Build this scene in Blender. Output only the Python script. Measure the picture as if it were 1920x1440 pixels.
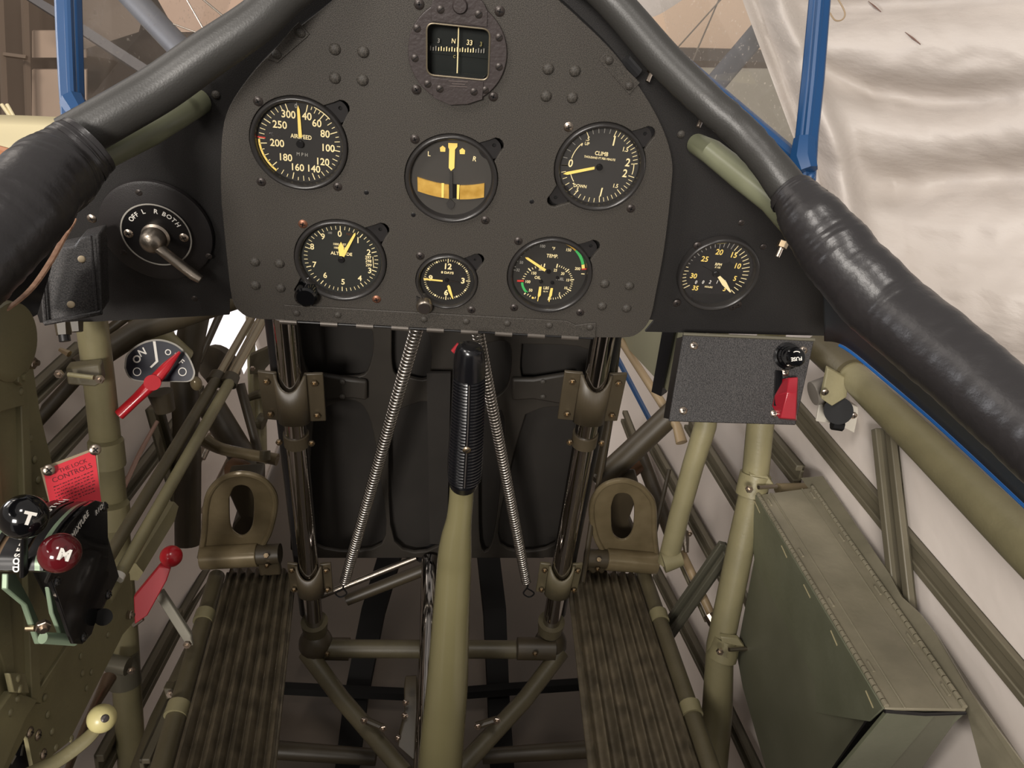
import bpy, math, random
from mathutils import Vector, Matrix, noise
random.seed(7)
for o in list(bpy.data.objects):
    bpy.data.objects.remove(o)
COL = bpy.context.scene.collection
SC = bpy.context.scene
V = Vector
# ------------------------------------------------------------------ camera
# The frame of the place is the instrument panel: X right, Y forward through
# the panel, Z up along it; the middle turn gauge is the origin.
F = 1442.0
AX = V((.994, .0361, .0994)); DN = V((-.089, .7887, .608)).normalized()
AX = (AX - DN * AX.dot(DN)).normalized(); AY = AX.cross(DN)
CP = V((-.007, -.646, .27))
cam = bpy.data.objects.new('camera', bpy.data.cameras.new('camera')); COL.objects.link(cam)
r_ = V((AX[0], AY[0], -DN[0])); u_ = -V((AX[1], AY[1], -DN[1])); b_ = -V((AX[2], AY[2], -DN[2]))
M_ = Matrix((r_, u_, b_)).transposed().to_4x4(); M_.translation = CP
cam.matrix_world = M_
cam.data.sensor_width = 36; cam.data.lens = F / 1920 * 36; cam.data.clip_start = .02
SC.camera = cam
# ------------------------------------------------------------------ light
w = bpy.data.worlds.new('hangar_air'); SC.world = w; w.use_nodes = True
w.node_tree.nodes['Background'].inputs[0].default_value = (1.0, .93, .87, 1)
w.node_tree.nodes['Background'].inputs[1].default_value = .36
def lamp(name, loc, aim, size, power, col):
    l = bpy.data.lights.new(name, 'AREA'); l.shape = 'RECTANGLE'; l.size = size[0]; l.size_y = size[1]
    l.energy = power; l.color = col
    o = bpy.data.objects.new(name, l); COL.objects.link(o); o.location = loc
    o.rotation_euler = (V(aim) - V(loc)).to_track_quat('-Z', 'Y').to_euler()
    return o
lamp('hangar_ceiling_lamp', (-1.0, -3.4, 1.5), (0, 0, 0), (.9, .7), 150, (1, .94, .87))
lamp('hangar_ceiling_lamp', (-1.6, -1.3, 1.9), (.3, -.1, -.2), (.5, .7), 31, (1, .94, .87))
lamp('hangar_ceiling_lamp', (.2, -1.0, 3.0), (0, 0, -.1), (.5, .5), 22, (1, .94, .88))
lamp('hangar_side_lamp', (-2.6, .9, 1.9), (.9, .4, .2), (1.2, 1.2), 10, (1, .92, .85))
lamp('hangar_far_lamp', (-3.5, 3.2, 2.6), (-1.5, 6, .8), (1.5, 1.5), 150, (1, .9, .8))
lamp('added_fill_lamp', (2.2, .2, -.6), (.4, .1, -.5), (1.2, 1.0), 8, (1, .97, .97))  # added fill standing in for floor bounce on the right skin
lamp('added_fill_lamp', (-2.2, .9, .2), (-.9, 1.2, -.4), (.8, .8), 26, (.98, .97, 1))  # added to brighten the white sheet outside on the left
vs = SC.view_settings
vs.view_transform = 'Standard'; vs.look = 'None'; vs.exposure = 0.0; vs.gamma = 1; vs.use_curve_mapping = False
SC.cycles.max_bounces = 8
# ------------------------------------------------------------------ view maths
def ray(px, py):
    c = V(((px - 960) / F, (py - 720) / F, 1)); return V((c.dot(AX), c.dot(AY), -c.dot(DN)))
def at(px, py, d=None, X=None, Y=None, Z=None):
    r = ray(px, py)
    if d is not None: t = d
    elif X is not None: t = (X - CP.x) / r.x
    elif Y is not None: t = (Y - CP.y) / r.y
    else: t = (Z - CP.z) / r.z
    return CP + r * t
# ------------------------------------------------------------------ materials
def lin(c):
    return tuple(((x / 255) / 12.92 if x / 255 <= .04045 else ((x / 255 + .055) / 1.055) ** 2.4) for x in c) + (1,)
MATS = {}
def mat(name, rgb, rough=.5, metal=0, bump=0, bscale=200, spec=.5, var=0, vscale=12, rgb2=None, coat=0, detail=3):
    if name in MATS: return MATS[name]
    m = bpy.data.materials.new(name); m.use_nodes = True; nt = m.node_tree; n = nt.nodes; L = nt.links
    p = n['Principled BSDF']
    p.inputs['Base Color'].default_value = lin(rgb); p.inputs['Roughness'].default_value = rough
    p.inputs['Metallic'].default_value = metal; p.inputs['Specular IOR Level'].default_value = spec
    p.inputs['Coat Weight'].default_value = coat
    tc = n.new('ShaderNodeTexCoord')
    if var or rgb2:
        nz = n.new('ShaderNodeTexNoise'); nz.inputs['Scale'].default_value = vscale; nz.inputs['Detail'].default_value = 5
        L.new(tc.outputs['Object'], nz.inputs['Vector'])
        rp = n.new('ShaderNodeValToRGB'); rp.color_ramp.elements[0].position = .35; rp.color_ramp.elements[1].position = .68
        a = lin(rgb); bb = lin(rgb2) if rgb2 else tuple(min(1, x * (1 + var)) for x in a[:3]) + (1,)
        rp.color_ramp.elements[0].color = a if rgb2 else tuple(x * (1 - var) for x in a[:3]) + (1,)
        rp.color_ramp.elements[1].color = bb
        L.new(nz.outputs['Fac'], rp.inputs['Fac']); L.new(rp.outputs['Color'], p.inputs['Base Color'])
    if bump:
        nb = n.new('ShaderNodeTexNoise'); nb.inputs['Scale'].default_value = bscale; nb.inputs['Detail'].default_value = detail
        L.new(tc.outputs['Object'], nb.inputs['Vector'])
        bp = n.new('ShaderNodeBump'); bp.inputs['Strength'].default_value = bump; bp.inputs['Distance'].default_value = .4 / bscale
        L.new(nb.outputs['Fac'], bp.inputs['Height']); L.new(bp.outputs['Normal'], p.inputs['Normal'])
    MATS[name] = m; return m
CRK = mat('black_crackle_paint', (38, 36, 33), .55, bump=1, bscale=1500, rgb2=(82, 77, 71), vscale=1500, spec=.35)
CRK2 = mat('black_satin_paint', (28, 27, 27), .5, bump=.7, bscale=1400, rgb2=(48, 46, 45), vscale=1400, spec=.3)
CRK3 = mat('black_wrinkle_powder_coat', (26, 25, 26), .5, bump=1, bscale=900, rgb2=(68, 65, 64), vscale=900, spec=.35)
BLK = mat('black_enamel', (24, 23, 24), .35)
BLM = mat('black_flat_paint', (20, 19, 18), .8, spec=.2)
GLOSS = mat('gloss_black_enamel', (10, 10, 12), .12, coat=.5)
MATTE = mat('matte_black_dial', (40, 38, 36), .7)
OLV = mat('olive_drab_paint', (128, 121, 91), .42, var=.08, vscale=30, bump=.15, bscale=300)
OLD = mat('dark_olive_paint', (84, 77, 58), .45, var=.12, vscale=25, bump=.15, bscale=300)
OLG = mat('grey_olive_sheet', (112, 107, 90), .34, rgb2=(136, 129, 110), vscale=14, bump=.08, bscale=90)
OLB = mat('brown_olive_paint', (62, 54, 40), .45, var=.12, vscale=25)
PED = mat('worn_khaki_paint', (104, 92, 68), .26, rgb2=(120, 107, 82), vscale=30, metal=.2)
SEAT = mat('dark_seat_paint', (44, 40, 35), .55, var=.15, vscale=18)
SEATD = mat('darker_seat_paint', (34, 31, 28), .6, var=.1, vscale=18)
PALE = mat('pale_green_primer', (116, 118, 96), .35, rgb2=(106, 108, 86), vscale=28)
CHR = mat('polished_chrome', (168, 163, 158), .06, 1)
STEEL = mat('brushed_steel', (170, 160, 148), .35, 1, bump=.2, bscale=500)
NIC = mat('nickel_screw', (190, 176, 162), .3, 1, bump=.2, bscale=900)
BRS = mat('brass_bolt', (160, 142, 116), .35, 1)
CPR = mat('coppery_screw', (140, 98, 78), .45, .8)
DSC = mat('dark_screw', (62, 56, 53), .4, .5)
GRN = mat('seafoam_paint', (132, 150, 126), .35, .3)
YEL = mat('cream_lettering', (250, 232, 178), .6)
YEO = mat('aged_yellow_paint', (255, 222, 120), .55)
GLD = mat('amber_fluid_tube', (206, 166, 86), .3, rgb2=(176, 136, 60), vscale=90)
WHT = mat('white_lettering', (228, 224, 216), .5)
GRY = mat('faded_grey_lettering', (150, 146, 138), .6)
RED = mat('red_enamel', (176, 24, 36), .28, var=.08, vscale=40, coat=.3)
REDD = mat('dark_red_enamel', (140, 24, 34), .35, var=.08)
PLAC = mat('red_placard', (204, 50, 62), .5)
GREEN = mat('green_arc_paint', (70, 178, 96), .5)
REDM = mat('red_mark_paint', (206, 60, 52), .5)
MAR = mat('maroon_bakelite', (84, 18, 24), .12, coat=.5)
BLU = mat('blue_frame_paint', (18, 62, 106), .4, var=.06)
NAVY = mat('dark_navy_dial', (22, 24, 38), .4)
CRM = mat('cream_plastic', (196, 186, 132), .35, var=.08)
STR = mat('olive_grey_stringer', (98, 92, 76), .45, var=.1)
LTH = mat('black_leather', (38, 36, 37), .33, bump=.16, bscale=190, spec=.7, detail=6)
RUB = mat('dark_rubber_roll', (52, 51, 49), .42, bump=.25, bscale=700, spec=.5)
FLP = mat('charcoal_vinyl_flap', (48, 50, 50), .5, rgb2=(44, 56, 70), vscale=5)
LACE = mat('raw_leather_lace', (150, 108, 84), .6, rgb2=(186, 146, 118), vscale=200)
COPW = mat('tan_wall', (190, 168, 150), .8, var=.05, vscale=1)
BRNW = mat('brown_wall', (98, 84, 72), .8, var=.06, vscale=1)
WOOD = mat('brown_wood', (170, 112, 72), .5, rgb2=(130, 80, 48), vscale=8)
CRMW = mat('cream_fabric_wing', (238, 226, 184), .5)
def skin_mat(name, rgb, tr, bump=.3, bscale=5):
    m = bpy.data.materials.new(name); m.use_nodes = True; nt = m.node_tree; n = nt.nodes; L = nt.links
    p = n['Principled BSDF']; p.inputs['Base Color'].default_value = lin(rgb); p.inputs['Roughness'].default_value = .5
    t = n.new('ShaderNodeBsdfTranslucent'); t.inputs[0].default_value = lin(rgb)
    mx = n.new('ShaderNodeMixShader'); mx.inputs[0].default_value = tr
    tc = n.new('ShaderNodeTexCoord'); nb = n.new('ShaderNodeTexNoise'); nb.inputs['Scale'].default_value = bscale; nb.inputs['Detail'].default_value = 7
    mp = n.new('ShaderNodeMapping'); mp.inputs['Scale'].default_value = (1, 1, 2.2); mp.inputs['Rotation'].default_value = (.5, 0, 0)
    L.new(tc.outputs['Object'], mp.inputs[0]); L.new(mp.outputs[0], nb.inputs['Vector'])
    bp = n.new('ShaderNodeBump'); bp.inputs['Strength'].default_value = bump; bp.inputs['Distance'].default_value = .03
    L.new(nb.outputs['Fac'], bp.inputs['Height']); L.new(bp.outputs['Normal'], p.inputs['Normal'])
    L.new(p.outputs[0], mx.inputs[1]); L.new(t.outputs[0], mx.inputs[2]); L.new(mx.outputs[0], n['Material Output'].inputs[0])
    return m
DRP = skin_mat('white_plastic_sheet', (188, 180, 173), .05, .22, 12)
FAB = skin_mat('white_doped_fabric', (232, 222, 214), .08, .1)
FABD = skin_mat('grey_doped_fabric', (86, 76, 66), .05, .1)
def glass_mat():
    m = bpy.data.materials.new('clear_glass'); m.use_nodes = True; nt = m.node_tree; n = nt.nodes; L = nt.links
    n.remove(n['Principled BSDF'])
    tr = n.new('ShaderNodeBsdfTransparent'); gl = n.new('ShaderNodeBsdfGlossy'); gl.inputs['Roughness'].default_value = .02
    fr = n.new('ShaderNodeLayerWeight'); fr.inputs[0].default_value = .5; mx = n.new('ShaderNodeMixShader')
    pw = n.new('ShaderNodeMath'); pw.operation = 'POWER'; pw.inputs[1].default_value = 5; ad = n.new('ShaderNodeMath'); ad.operation = 'MULTIPLY_ADD'; ad.inputs[1].default_value = .7; ad.inputs[2].default_value = .04
    L.new(fr.outputs['Facing'], pw.inputs[0]); L.new(pw.outputs[0], ad.inputs[0]); L.new(ad.outputs[0], mx.inputs[0]); L.new(tr.outputs[0], mx.inputs[1]); L.new(gl.outputs[0], mx.inputs[2])
    L.new(mx.outputs[0], n['Material Output'].inputs[0]); return m
GLS = glass_mat()
def pane_mat():
    m = glass_mat(); m.name = 'dusty_plexiglass'; nt = m.node_tree; n = nt.nodes; L = nt.links
    out = n['Material Output']; prev = out.inputs[0].links[0].from_socket
    df = n.new('ShaderNodeBsdfDiffuse'); df.inputs[0].default_value = lin((190, 180, 168))
    tc = n.new('ShaderNodeTexCoord'); nz = n.new('ShaderNodeTexNoise'); nz.inputs['Scale'].default_value = 260; nz.inputs['Detail'].default_value = 2
    rp = n.new('ShaderNodeMapRange'); rp.inputs[1].default_value = .66; rp.inputs[2].default_value = .74; rp.inputs[3].default_value = .06; rp.inputs[4].default_value = .4
    L.new(tc.outputs['Object'], nz.inputs['Vector']); L.new(nz.outputs['Fac'], rp.inputs[0])
    mx = n.new('ShaderNodeMixShader'); L.new(rp.outputs[0], mx.inputs[0]); L.new(prev, mx.inputs[1]); L.new(df.outputs[0], mx.inputs[2]); L.new(mx.outputs[0], out.inputs[0])
    return m
PANE = pane_mat()
# ------------------------------------------------------------------ mesh builder
def catmull(P, k=6):
    if len(P) < 3: return P
    out = []
    for i in range(len(P) - 1):
        p0 = P[max(i - 1, 0)]; p1 = P[i]; p2 = P[i + 1]; p3 = P[min(i + 2, len(P) - 1)]
        for j in range(k):
            t = j / k
            out.append(tuple(.5 * (2 * b + (c - a) * t + (2 * a - 5 * b + 4 * c - d) * t * t + (3 * b - a - 3 * c + d) * t ** 3) for a, b, c, d in zip(p0, p1, p2, p3)))
    out.append(tuple(P[-1])); return out
class MB:
    def __init__(s): s.v = []; s.f = []
    def add(s, v, f):
        b = len(s.v); s.v += [V(x) for x in v]; s.f += [[b + i for i in q] for q in f]; return s
    def tube(s, pts, r, n=16, cap=True, flat=1.0, wob=None):
        P = [V(p) for p in pts]; R = r if isinstance(r, (list, tuple)) else [r] * len(P)
        t0 = (P[1] - P[0]).normalized(); a = V((0, 0, 1)) if abs(t0.z) < .9 else V((1, 0, 0))
        u = t0.cross(a).normalized(); b = len(s.v)
        for i, p in enumerate(P):
            t = (P[min(i + 1, len(P) - 1)] - P[max(i - 1, 0)]).normalized()
            u = (u - t * u.dot(t)).normalized(); w2 = t.cross(u)
            for k in range(n):
                an = 2 * math.pi * k / n; rr = R[i] * (1 + (wob(i, an) if wob else 0))
                s.v.append(p + u * math.cos(an) * rr + w2 * math.sin(an) * rr * flat)
        for i in range(len(P) - 1):
            for k in range(n):
                k2 = (k + 1) % n; s.f.append([b + i * n + k, b + i * n + k2, b + (i + 1) * n + k2, b + (i + 1) * n + k])
        if cap:
            s.f.append([b + k for k in range(n)][::-1]); s.f.append([b + (len(P) - 1) * n + k for k in range(n)])
        return s
    def lathe(s, prof, M, n=48):
        b = len(s.v)
        for r, z in prof:
            for k in range(n):
                a = 2 * math.pi * k / n; s.v.append(M @ V((r * math.cos(a), r * math.sin(a), z)))
        for i in range(len(prof) - 1):
            for k in range(n):
                k2 = (k + 1) % n; s.f.append([b + i * n + k, b + i * n + k2, b + (i + 1) * n + k2, b + (i + 1) * n + k])
        return s
    def ball(s, c, r, n=24, m=14, sc=(1, 1, 1), M=None):
        M = M or Matrix.Identity(4); b = len(s.v); c = V(c)
        for i in range(m + 1):
            th = math.pi * i / m
            for k in range(n):
                a = 2 * math.pi * k / n
                s.v.append(c + M.to_3x3() @ V((r * sc[0] * math.sin(th) * math.cos(a), r * sc[1] * math.sin(th) * math.sin(a), r * sc[2] * math.cos(th))))
        for i in range(m):
            for k in range(n):
                k2 = (k + 1) % n; s.f.append([b + i * n + k, b + (i + 1) * n + k, b + (i + 1) * n + k2, b + i * n + k2])
        return s
    def prism(s, pts, th):
        P = [V(p) for p in pts]; th = V(th); n = len(P)
        nr = V((0, 0, 0))
        for i in range(n): nr += P[i].cross(P[(i + 1) % n])
        if nr.dot(th) > 0: P = P[::-1]
        b = len(s.v); s.v += P + [p + th for p in P]
        s.f.append([b + i for i in range(n)]); s.f.append([b + n + i for i in range(n)][::-1])
        for i in range(n):
            j = (i + 1) % n; s.f.append([b + i, b + n + i, b + n + j, b + j])
        return s
    def box(s, M, x, y, z):
        c = [M @ V((i * x / 2, j * y / 2, k * z / 2)) for i in (-1, 1) for j in (-1, 1) for k in (-1, 1)]
        return s.add(c, [[0, 1, 3, 2], [4, 6, 7, 5], [0, 4, 5, 1], [2, 3, 7, 6], [0, 2, 6, 4], [1, 5, 7, 3]])
    def grid(s, fn, nu, nv):
        b = len(s.v)
        for i in range(nu + 1):
            for j in range(nv + 1): s.v.append(V(fn(i / nu, j / nv)))
        for i in range(nu):
            for j in range(nv):
                a = b + i * (nv + 1) + j; s.f.append([a, a + 1, a + nv + 2, a + nv + 1])
        return s
    def mesh(s, name, org, ang=35):
        me = bpy.data.meshes.new(name); me.from_pydata([v - org for v in s.v], [], s.f); me.validate()
        me.shade_smooth(); me.set_sharp_from_angle(angle=math.radians(ang)); me.update(); return me
def s_close(prof): return True
def plate2d(outer, holes, z0, z1, M, bev=0.0):
    """flat sheet with holes: outline lists in local xy, thickness from z0 to z1"""
    cu = bpy.data.curves.new('c', 'CURVE'); cu.dimensions = '2D'; cu.fill_mode = 'BOTH'; cu.extrude = (z1 - z0) / 2 - bev
    cu.bevel_depth = bev; cu.bevel_resolution = 1; cu.offset = -bev
    for pl in [outer] + holes:
        sp = cu.splines.new('POLY'); sp.points.add(len(pl) - 1); sp.use_cyclic_u = True
        for q, (x, y) in zip(sp.points, pl): q.co = (x, y, 0, 1)
    o = bpy.data.objects.new('c', cu); me = bpy.data.meshes.new_from_object(o)
    mb = MB(); mb.v = [M @ (v.co + V((0, 0, (z0 + z1) / 2))) for v in me.vertices]; mb.f = [list(p.vertices) for p in me.polygons]
    bpy.data.objects.remove(o); bpy.data.curves.remove(cu); bpy.data.meshes.remove(me)
    return mb
def text(mb, s, x, y, size, M, rot=0, z=.0002, bold=.012, sx=1.0):
    cu = bpy.data.curves.new('t', 'FONT'); cu.body = s; cu.size = size; cu.align_x = 'CENTER'; cu.align_y = 'CENTER'
    cu.extrude = .00008; cu.offset = bold * size; cu.resolution_u = 3
    o = bpy.data.objects.new('t', cu); me = bpy.data.meshes.new_from_object(o)
    R = M @ Matrix.Translation((x, y, z)) @ Matrix.Rotation(-math.radians(rot), 4, 'Z') @ Matrix.Diagonal((sx, 1, 1, 1))
    b = len(mb.v); mb.v += [R @ v.co for v in me.vertices]; mb.f += [[b + i for i in p.vertices] for p in me.polygons]
    bpy.data.objects.remove(o); bpy.data.curves.remove(cu); bpy.data.meshes.remove(me)
# ------------------------------------------------------------------ things
class Thing:
    def __init__(s, name, label, cat, loc=None, group=None, kind=None):
        s.name = name; s.loc = V(loc) if loc is not None else V((0, 0, 0))
        s.o = bpy.data.objects.new(name, None); s.o.empty_display_size = .02; COL.objects.link(s.o); s.o.location = s.loc
        s.o['label'] = label; s.o['category'] = cat
        if group: s.o['group'] = group
        if kind: s.o['kind'] = kind
    def part(s, name, mb, m, parent=None, label=None, ang=35, bev=0, sub=0, kind=None):
        me = mb.mesh(name, s.loc, ang); me.materials.append(m)
        o = bpy.data.objects.new(name, me); COL.objects.link(o); o.parent = parent or s.o
        if label: o['label'] = label
        if kind: o['kind'] = kind
        if bev:
            md = o.modifiers.new('b', 'BEVEL'); md.width = bev; md.segments = 2; md.limit_method = 'ANGLE'
        return o
    def inst(s, name, me, M, parent=None):
        o = bpy.data.objects.new(name, me); COL.objects.link(o); o.parent = parent or s.o
        M2 = M.copy(); M2.translation = M.translation - s.loc; o.matrix_local = M2; return o
def solo(name, mb, m, label, cat, group=None, kind=None, ang=35, bev=0):
    lo = V([min(v[i] for v in mb.v) for i in range(3)]); hi = V([max(v[i] for v in mb.v) for i in range(3)])
    org = V(((lo.x + hi.x) / 2, (lo.y + hi.y) / 2, lo.z)); me = mb.mesh(name, org, ang); me.materials.append(m)
    o = bpy.data.objects.new(name, me); COL.objects.link(o); o.location = org
    if kind != 'structure': o['label'] = label; o['category'] = cat
    elif label: o['label'] = label
    if group: o['group'] = group
    if kind: o['kind'] = kind
    if bev:
        md = o.modifiers.new('b', 'BEVEL'); md.width = bev; md.segments = 2; md.limit_method = 'ANGLE'
    return o
def frame(p, n, up=(0, 0, 1), roll=0):
    z = V(n).normalized(); x = V(up).cross(z)
    if x.length < 1e-4: x = V((1, 0, 0))
    x.normalize(); y = z.cross(x); M = Matrix((x, y, z)).transposed().to_4x4(); M.translation = V(p)
    return M @ Matrix.Rotation(math.radians(roll), 4, 'Z')
PN = (0, -1, 0)             # the panel faces the seat
def tubes(name, px, m, label, cat='tube', group=None, n=16, sm=False, flat=1.0, wob=None, kind=None):
    """px: list of (px,py,depth,width in px)"""
    q = catmull(px) if sm else px
    mb = MB().tube([at(a, b, d) for a, b, d, w_ in q], [w_ / 2 * d / F for a, b, d, w_ in q], n, flat=flat, wob=wob)
    return solo(name, mb, m, label, cat, group, kind)
def tb(px, sm=False, n=16, flat=1.0, mb=None, wob=None):
    q = catmull(px) if sm else px
    return (mb or MB()).tube([at(a, b, d) for a, b, d, w_ in q], [w_ / 2 * d / F for a, b, d, w_ in q], n, flat=flat, wob=wob)
# screw and rivet meshes shared by every panel
def dome(r, h, slot=None):
    mb = MB(); I = Matrix.Identity(4)
    mb.lathe([(0, h), (r * .45, h * .93), (r * .8, h * .6), (r, h * .12), (r, -.0003)], I, 20)
    mb.f = [q[::-1] for q in mb.f]
    return mb
def screw_mesh(name, m, r=.0042, h=.0016, cross=True):
    mb = dome(r, h); me0 = mb
    n0 = len(mb.f)
    if cross:
        for a in (20, 110):
            mb.box(Matrix.Rotation(math.radians(a), 4, 'Z') @ Matrix.Translation((0, 0, h * .86)), r * 1.1, r * .22, h * .34)
    else:
        mb.box(Matrix.Rotation(.7, 4, 'Z') @ Matrix.Translation((0, 0, h * .86)), r * 1.7, r * .2, h * .34)
    me = mb.mesh(name, V((0, 0, 0))); me.materials.append(m); me.materials.append(BLK)
    for p in me.polygons:
        if p.index >= n0: p.material_index = 1
    return me
def rivet_mesh(name, m, r=.0045, h=.002):
    me = dome(r, h).mesh(name, V((0, 0, 0)), 60); me.materials.append(m); return me
def bolt_mesh(name, m, r=.005, h=.004):
    mb = MB(); mb.lathe([(0, h), (r * .9, h), (r, h * .85), (r, 0)], Matrix.Identity(4), 6)
    mb.lathe([(0, h * 1.7), (r * .45, h * 1.7), (r * .45, h * .9)], Matrix.Identity(4), 12)
    mb.f = [q[::-1] for q in mb.f]; me = mb.mesh(name, V((0, 0, 0)), 25); me.materials.append(m); return me
SCN = screw_mesh('nickel_screw', NIC); SCD = screw_mesh('dark_screw', DSC, .0040, .0014); SCC = screw_mesh('copper_screw', CPR, .0042, .0016)
SLD = screw_mesh('slotted_screw', DSC, .0030, .0008, False)
RVB = rivet_mesh('black_rivet', CRK, .0047, .0026); RVO = rivet_mesh('olive_rivet', OLV, .0030, .0014); RVS = rivet_mesh('small_black_rivet', CRK, .0036, .0018)
BLT = bolt_mesh('steel_bolt', NIC, .0046, .0036); BLS = bolt_mesh('small_bolt', BRS, .0038, .003); BLO = bolt_mesh('olive_bolt', OLV, .0062, .004)
RVG = rivet_mesh('wire_staple', OLG, .002, .0008)

# ================================================================== SETTING
def quad(pts, th=(0, .02, 0)): return MB().prism(pts, th)
solo('added_rear_bulkhead', MB().prism([(-.52, -1.12, -1.1), (.52, -1.12, -1.1), (.52, -1.12, .02), (-.52, -1.12, .02)], (0, -.02, 0)).prism([(-.24, -1.06, -.62), (.24, -1.06, -.62), (.22, -1.10, .12), (-.22, -1.10, .12)], (0, -.03, 0)), mat('dark_bulkhead', (44, 40, 34), .7), 'unseen dark bulkhead and seat back added behind the camera to shade the cockpit', None, kind='structure')  # unseen; added to darken the chrome reflections and shade the lower interior
solo('floor', MB().prism([(-9, -6, -3.0), (9, -6, -3.0), (9, 12, -3.0), (-9, 12, -3.0)], (0, 0, -.05)), mat('hangar_floor', (120, 112, 104), .7, var=.08, vscale=1), 'grey concrete hangar floor', None, kind='structure')
# hangar wall seen past the windshield on the left, with its columns and girts
solo('wall_far', quad([at(-700, 420, 7.5), at(-700, -900, 7.5), at(2400, -900, 8.5), at(2400, 500, 8.5)], (0, .1, 0)), BRNW, 'brown hangar wall far beyond the aeroplane', None, kind='structure')
hp = Thing('wall_panel', 'pale tan sheet wall bays seen left of the blue left windshield post', 'wall panel', at(80, 200, 7), None)
hp.o['kind'] = 'structure'; hp.o.name = 'trim_1'; del hp.o['category']
for i, (a, b, c, d) in enumerate([(60, 58, 112, 108), (60, 131, 112, 222)]):
    hp.part('sheet_panel', quad([at(a, b, 7.2), at(c + 50, b, 7.2), at(c + 50, d, 7.2), at(a, d, 7.2)], (0, .03, 0)), COPW)
def hcol(p, label, n, m=None):
    o = solo('trim_%d' % n, tb(p, n=4), m or mat('hangar_steel', (128, 112, 98), .6), label, None, kind='structure')
hcol([(44, -60, 7, 14), (54, 230, 7, 12)], 'brown steel hangar column left of the blue post', 2)
hcol([(-10, 100, 6.9, 9), (50, 108, 6.9, 9)], 'thin girt on the hangar wall', 3)
hcol([(0, 0, 6.9, 12), (10, 230, 6.9, 12)], 'brown steel hangar column at the left edge', 4)
hcol([(30, -20, 6.6, 16), (130, 40, 6.6, 24), (560, 320, 6.6, 30)], 'sloping grey hangar rafter behind the left windshield', 5, mat('rafter_grey', (110, 108, 110), .6))
solo('trim_6', quad([at(150, 95, 7.1), at(150, -200, 7.1), at(330, -200, 7.1), at(260, 60, 7.1)], (0, .03, 0)), mat('wall_dim', (128, 114, 102), .8), 'dim upper wall bay behind the left windshield pane', None, kind='structure')
solo('ceiling', quad([at(285, -20, 7.0), at(340, -400, 7.0), at(560, -400, 7.0), at(500, 60, 7.0), at(330, 60, 7)], (0, .03, 0)), mat('ceiling_tan', (206, 178, 158), .8), 'tan hangar ceiling sheeting above the left windshield', None, kind='structure')
solo('wall_right', quad([at(1180, 120, 6), at(1180, -60, 6), at(1460, -60, 6), at(1460, 92, 6)], (0, .03, 0)), mat('wall_warm', (232, 204, 178), .8), 'warm bright hangar wall behind the right windshield', None, kind='structure')
solo('trim_7', quad([at(1250, 112, 5.9), at(1250, 90, 5.9), at(1480, 96, 5.9), at(1480, 118, 5.9)], (0, .03, 0)), mat('beam_dark', (92, 84, 78), .6), 'dark beam across the wall behind the right windshield', None, kind='structure')
solo('trim_8', quad([at(1290, 300, 5.8), at(1290, 128, 5.8), at(1520, 132, 5.8), at(1520, 320, 5.8)], (0, .03, 0)), mat('wall_greygreen', (176, 170, 156), .8), 'grey green lower hangar wall behind the right windshield', None, kind='structure')
# neighbour's wing and its wooden trestle, far left
mbw = MB(); mbw.grid(lambda u, v: at(-260 + 395 * u, 214 + 14 * math.cos(u * 3) * 0 + 112 * v + (18 * (u - .4) ** 2 if v < .5 else -34 * (1 - u) + 6 * u), 3.6 - .7 * v), 16, 6)
wing = solo('wing', mbw, CRMW, 'cream fabric wing of another aeroplane beside the left leather roll', 'wing')
md = wing.modifiers.new('s', 'SOLIDIFY'); md.thickness = .06
solo('trestle', tb([(-80, 262, 2.7, 20), (0, 284, 2.7, 22), (60, 300, 2.7, 22), (110, 302, 2.7, 18)], True, 8, mb=tb([(2, 290, 2.75, 14), (10, 400, 2.75, 14)], n=8, mb=tb([(50, 300, 2.75, 9), (75, 390, 2.75, 9)], n=8))), WOOD, 'brown wooden trestle under the cream wing at the left edge', 'trestle')
for i, (a, b) in enumerate([(8, 24), (18, 30)]):
    solo('pole', tb([(a - 5, 196, 5, 7), (b, 226, 5, 7)], n=8), CRMW, 'short white pole leaning on the wall above the cream wing, %s of the pair' % ('left' if i == 0 else 'right'), 'pole')
# white sheet hung on the right
def sheet(u, v):
    py = -420 + 1900 * v
    x0 = 1392 + max(0, py) * .37 if py < 300 else 1503 + (py - 300) * .2
    px = x0 + (2500 - x0) * u
    def yc(b0, k): return b0 - k * (px - 1725) ** 2 * (1 if px < 1725 else .3) + 30 * noise.noise((px * .003, b0, 0))
    d = 1.55 - .55 * u ** .8 + .03 * noise.noise((px * .0025, py * .004, 3)) + .006 * noise.noise((px * .02 + py * .012, py * .03 - px * .008, 9))
    for b0, k, am, sg in ((8, .0002, .08, 42), (182, .0011, .075, 36), (352, .0008, .09, 50), (-150, .0004, .08, 50), (450, .0003, .04, 70), (700, .0002, .05, 60)):
        q = (py - yc(b0, k)) / sg; d += am * min(1, u * 6) * math.exp(-q * q) * (1 if b0 > 300 else 1 - .6 / (1 + math.exp(-(px - 1860) / 40)))
    d += .05 * math.exp(-((px - x0 - 70) / 26) ** 2) * -1 + .04 * math.exp(-((px - x0 - 22) / 16) ** 2)
    return at(px, py, d)
sh = solo('drape', MB().grid(sheet, 220, 200), DRP, 'large wrinkled white plastic sheet hung right of the blue windshield post', 'sheet', ang=80)
def onsheet(px, py):
    x0 = 1392 + max(0, py) * .37 if py < 300 else 1503 + (py - 300) * .2
    p = sheet((px - x0) / (2500 - x0), (py + 420) / 1900); return p + (CP - p) * .003
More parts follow.
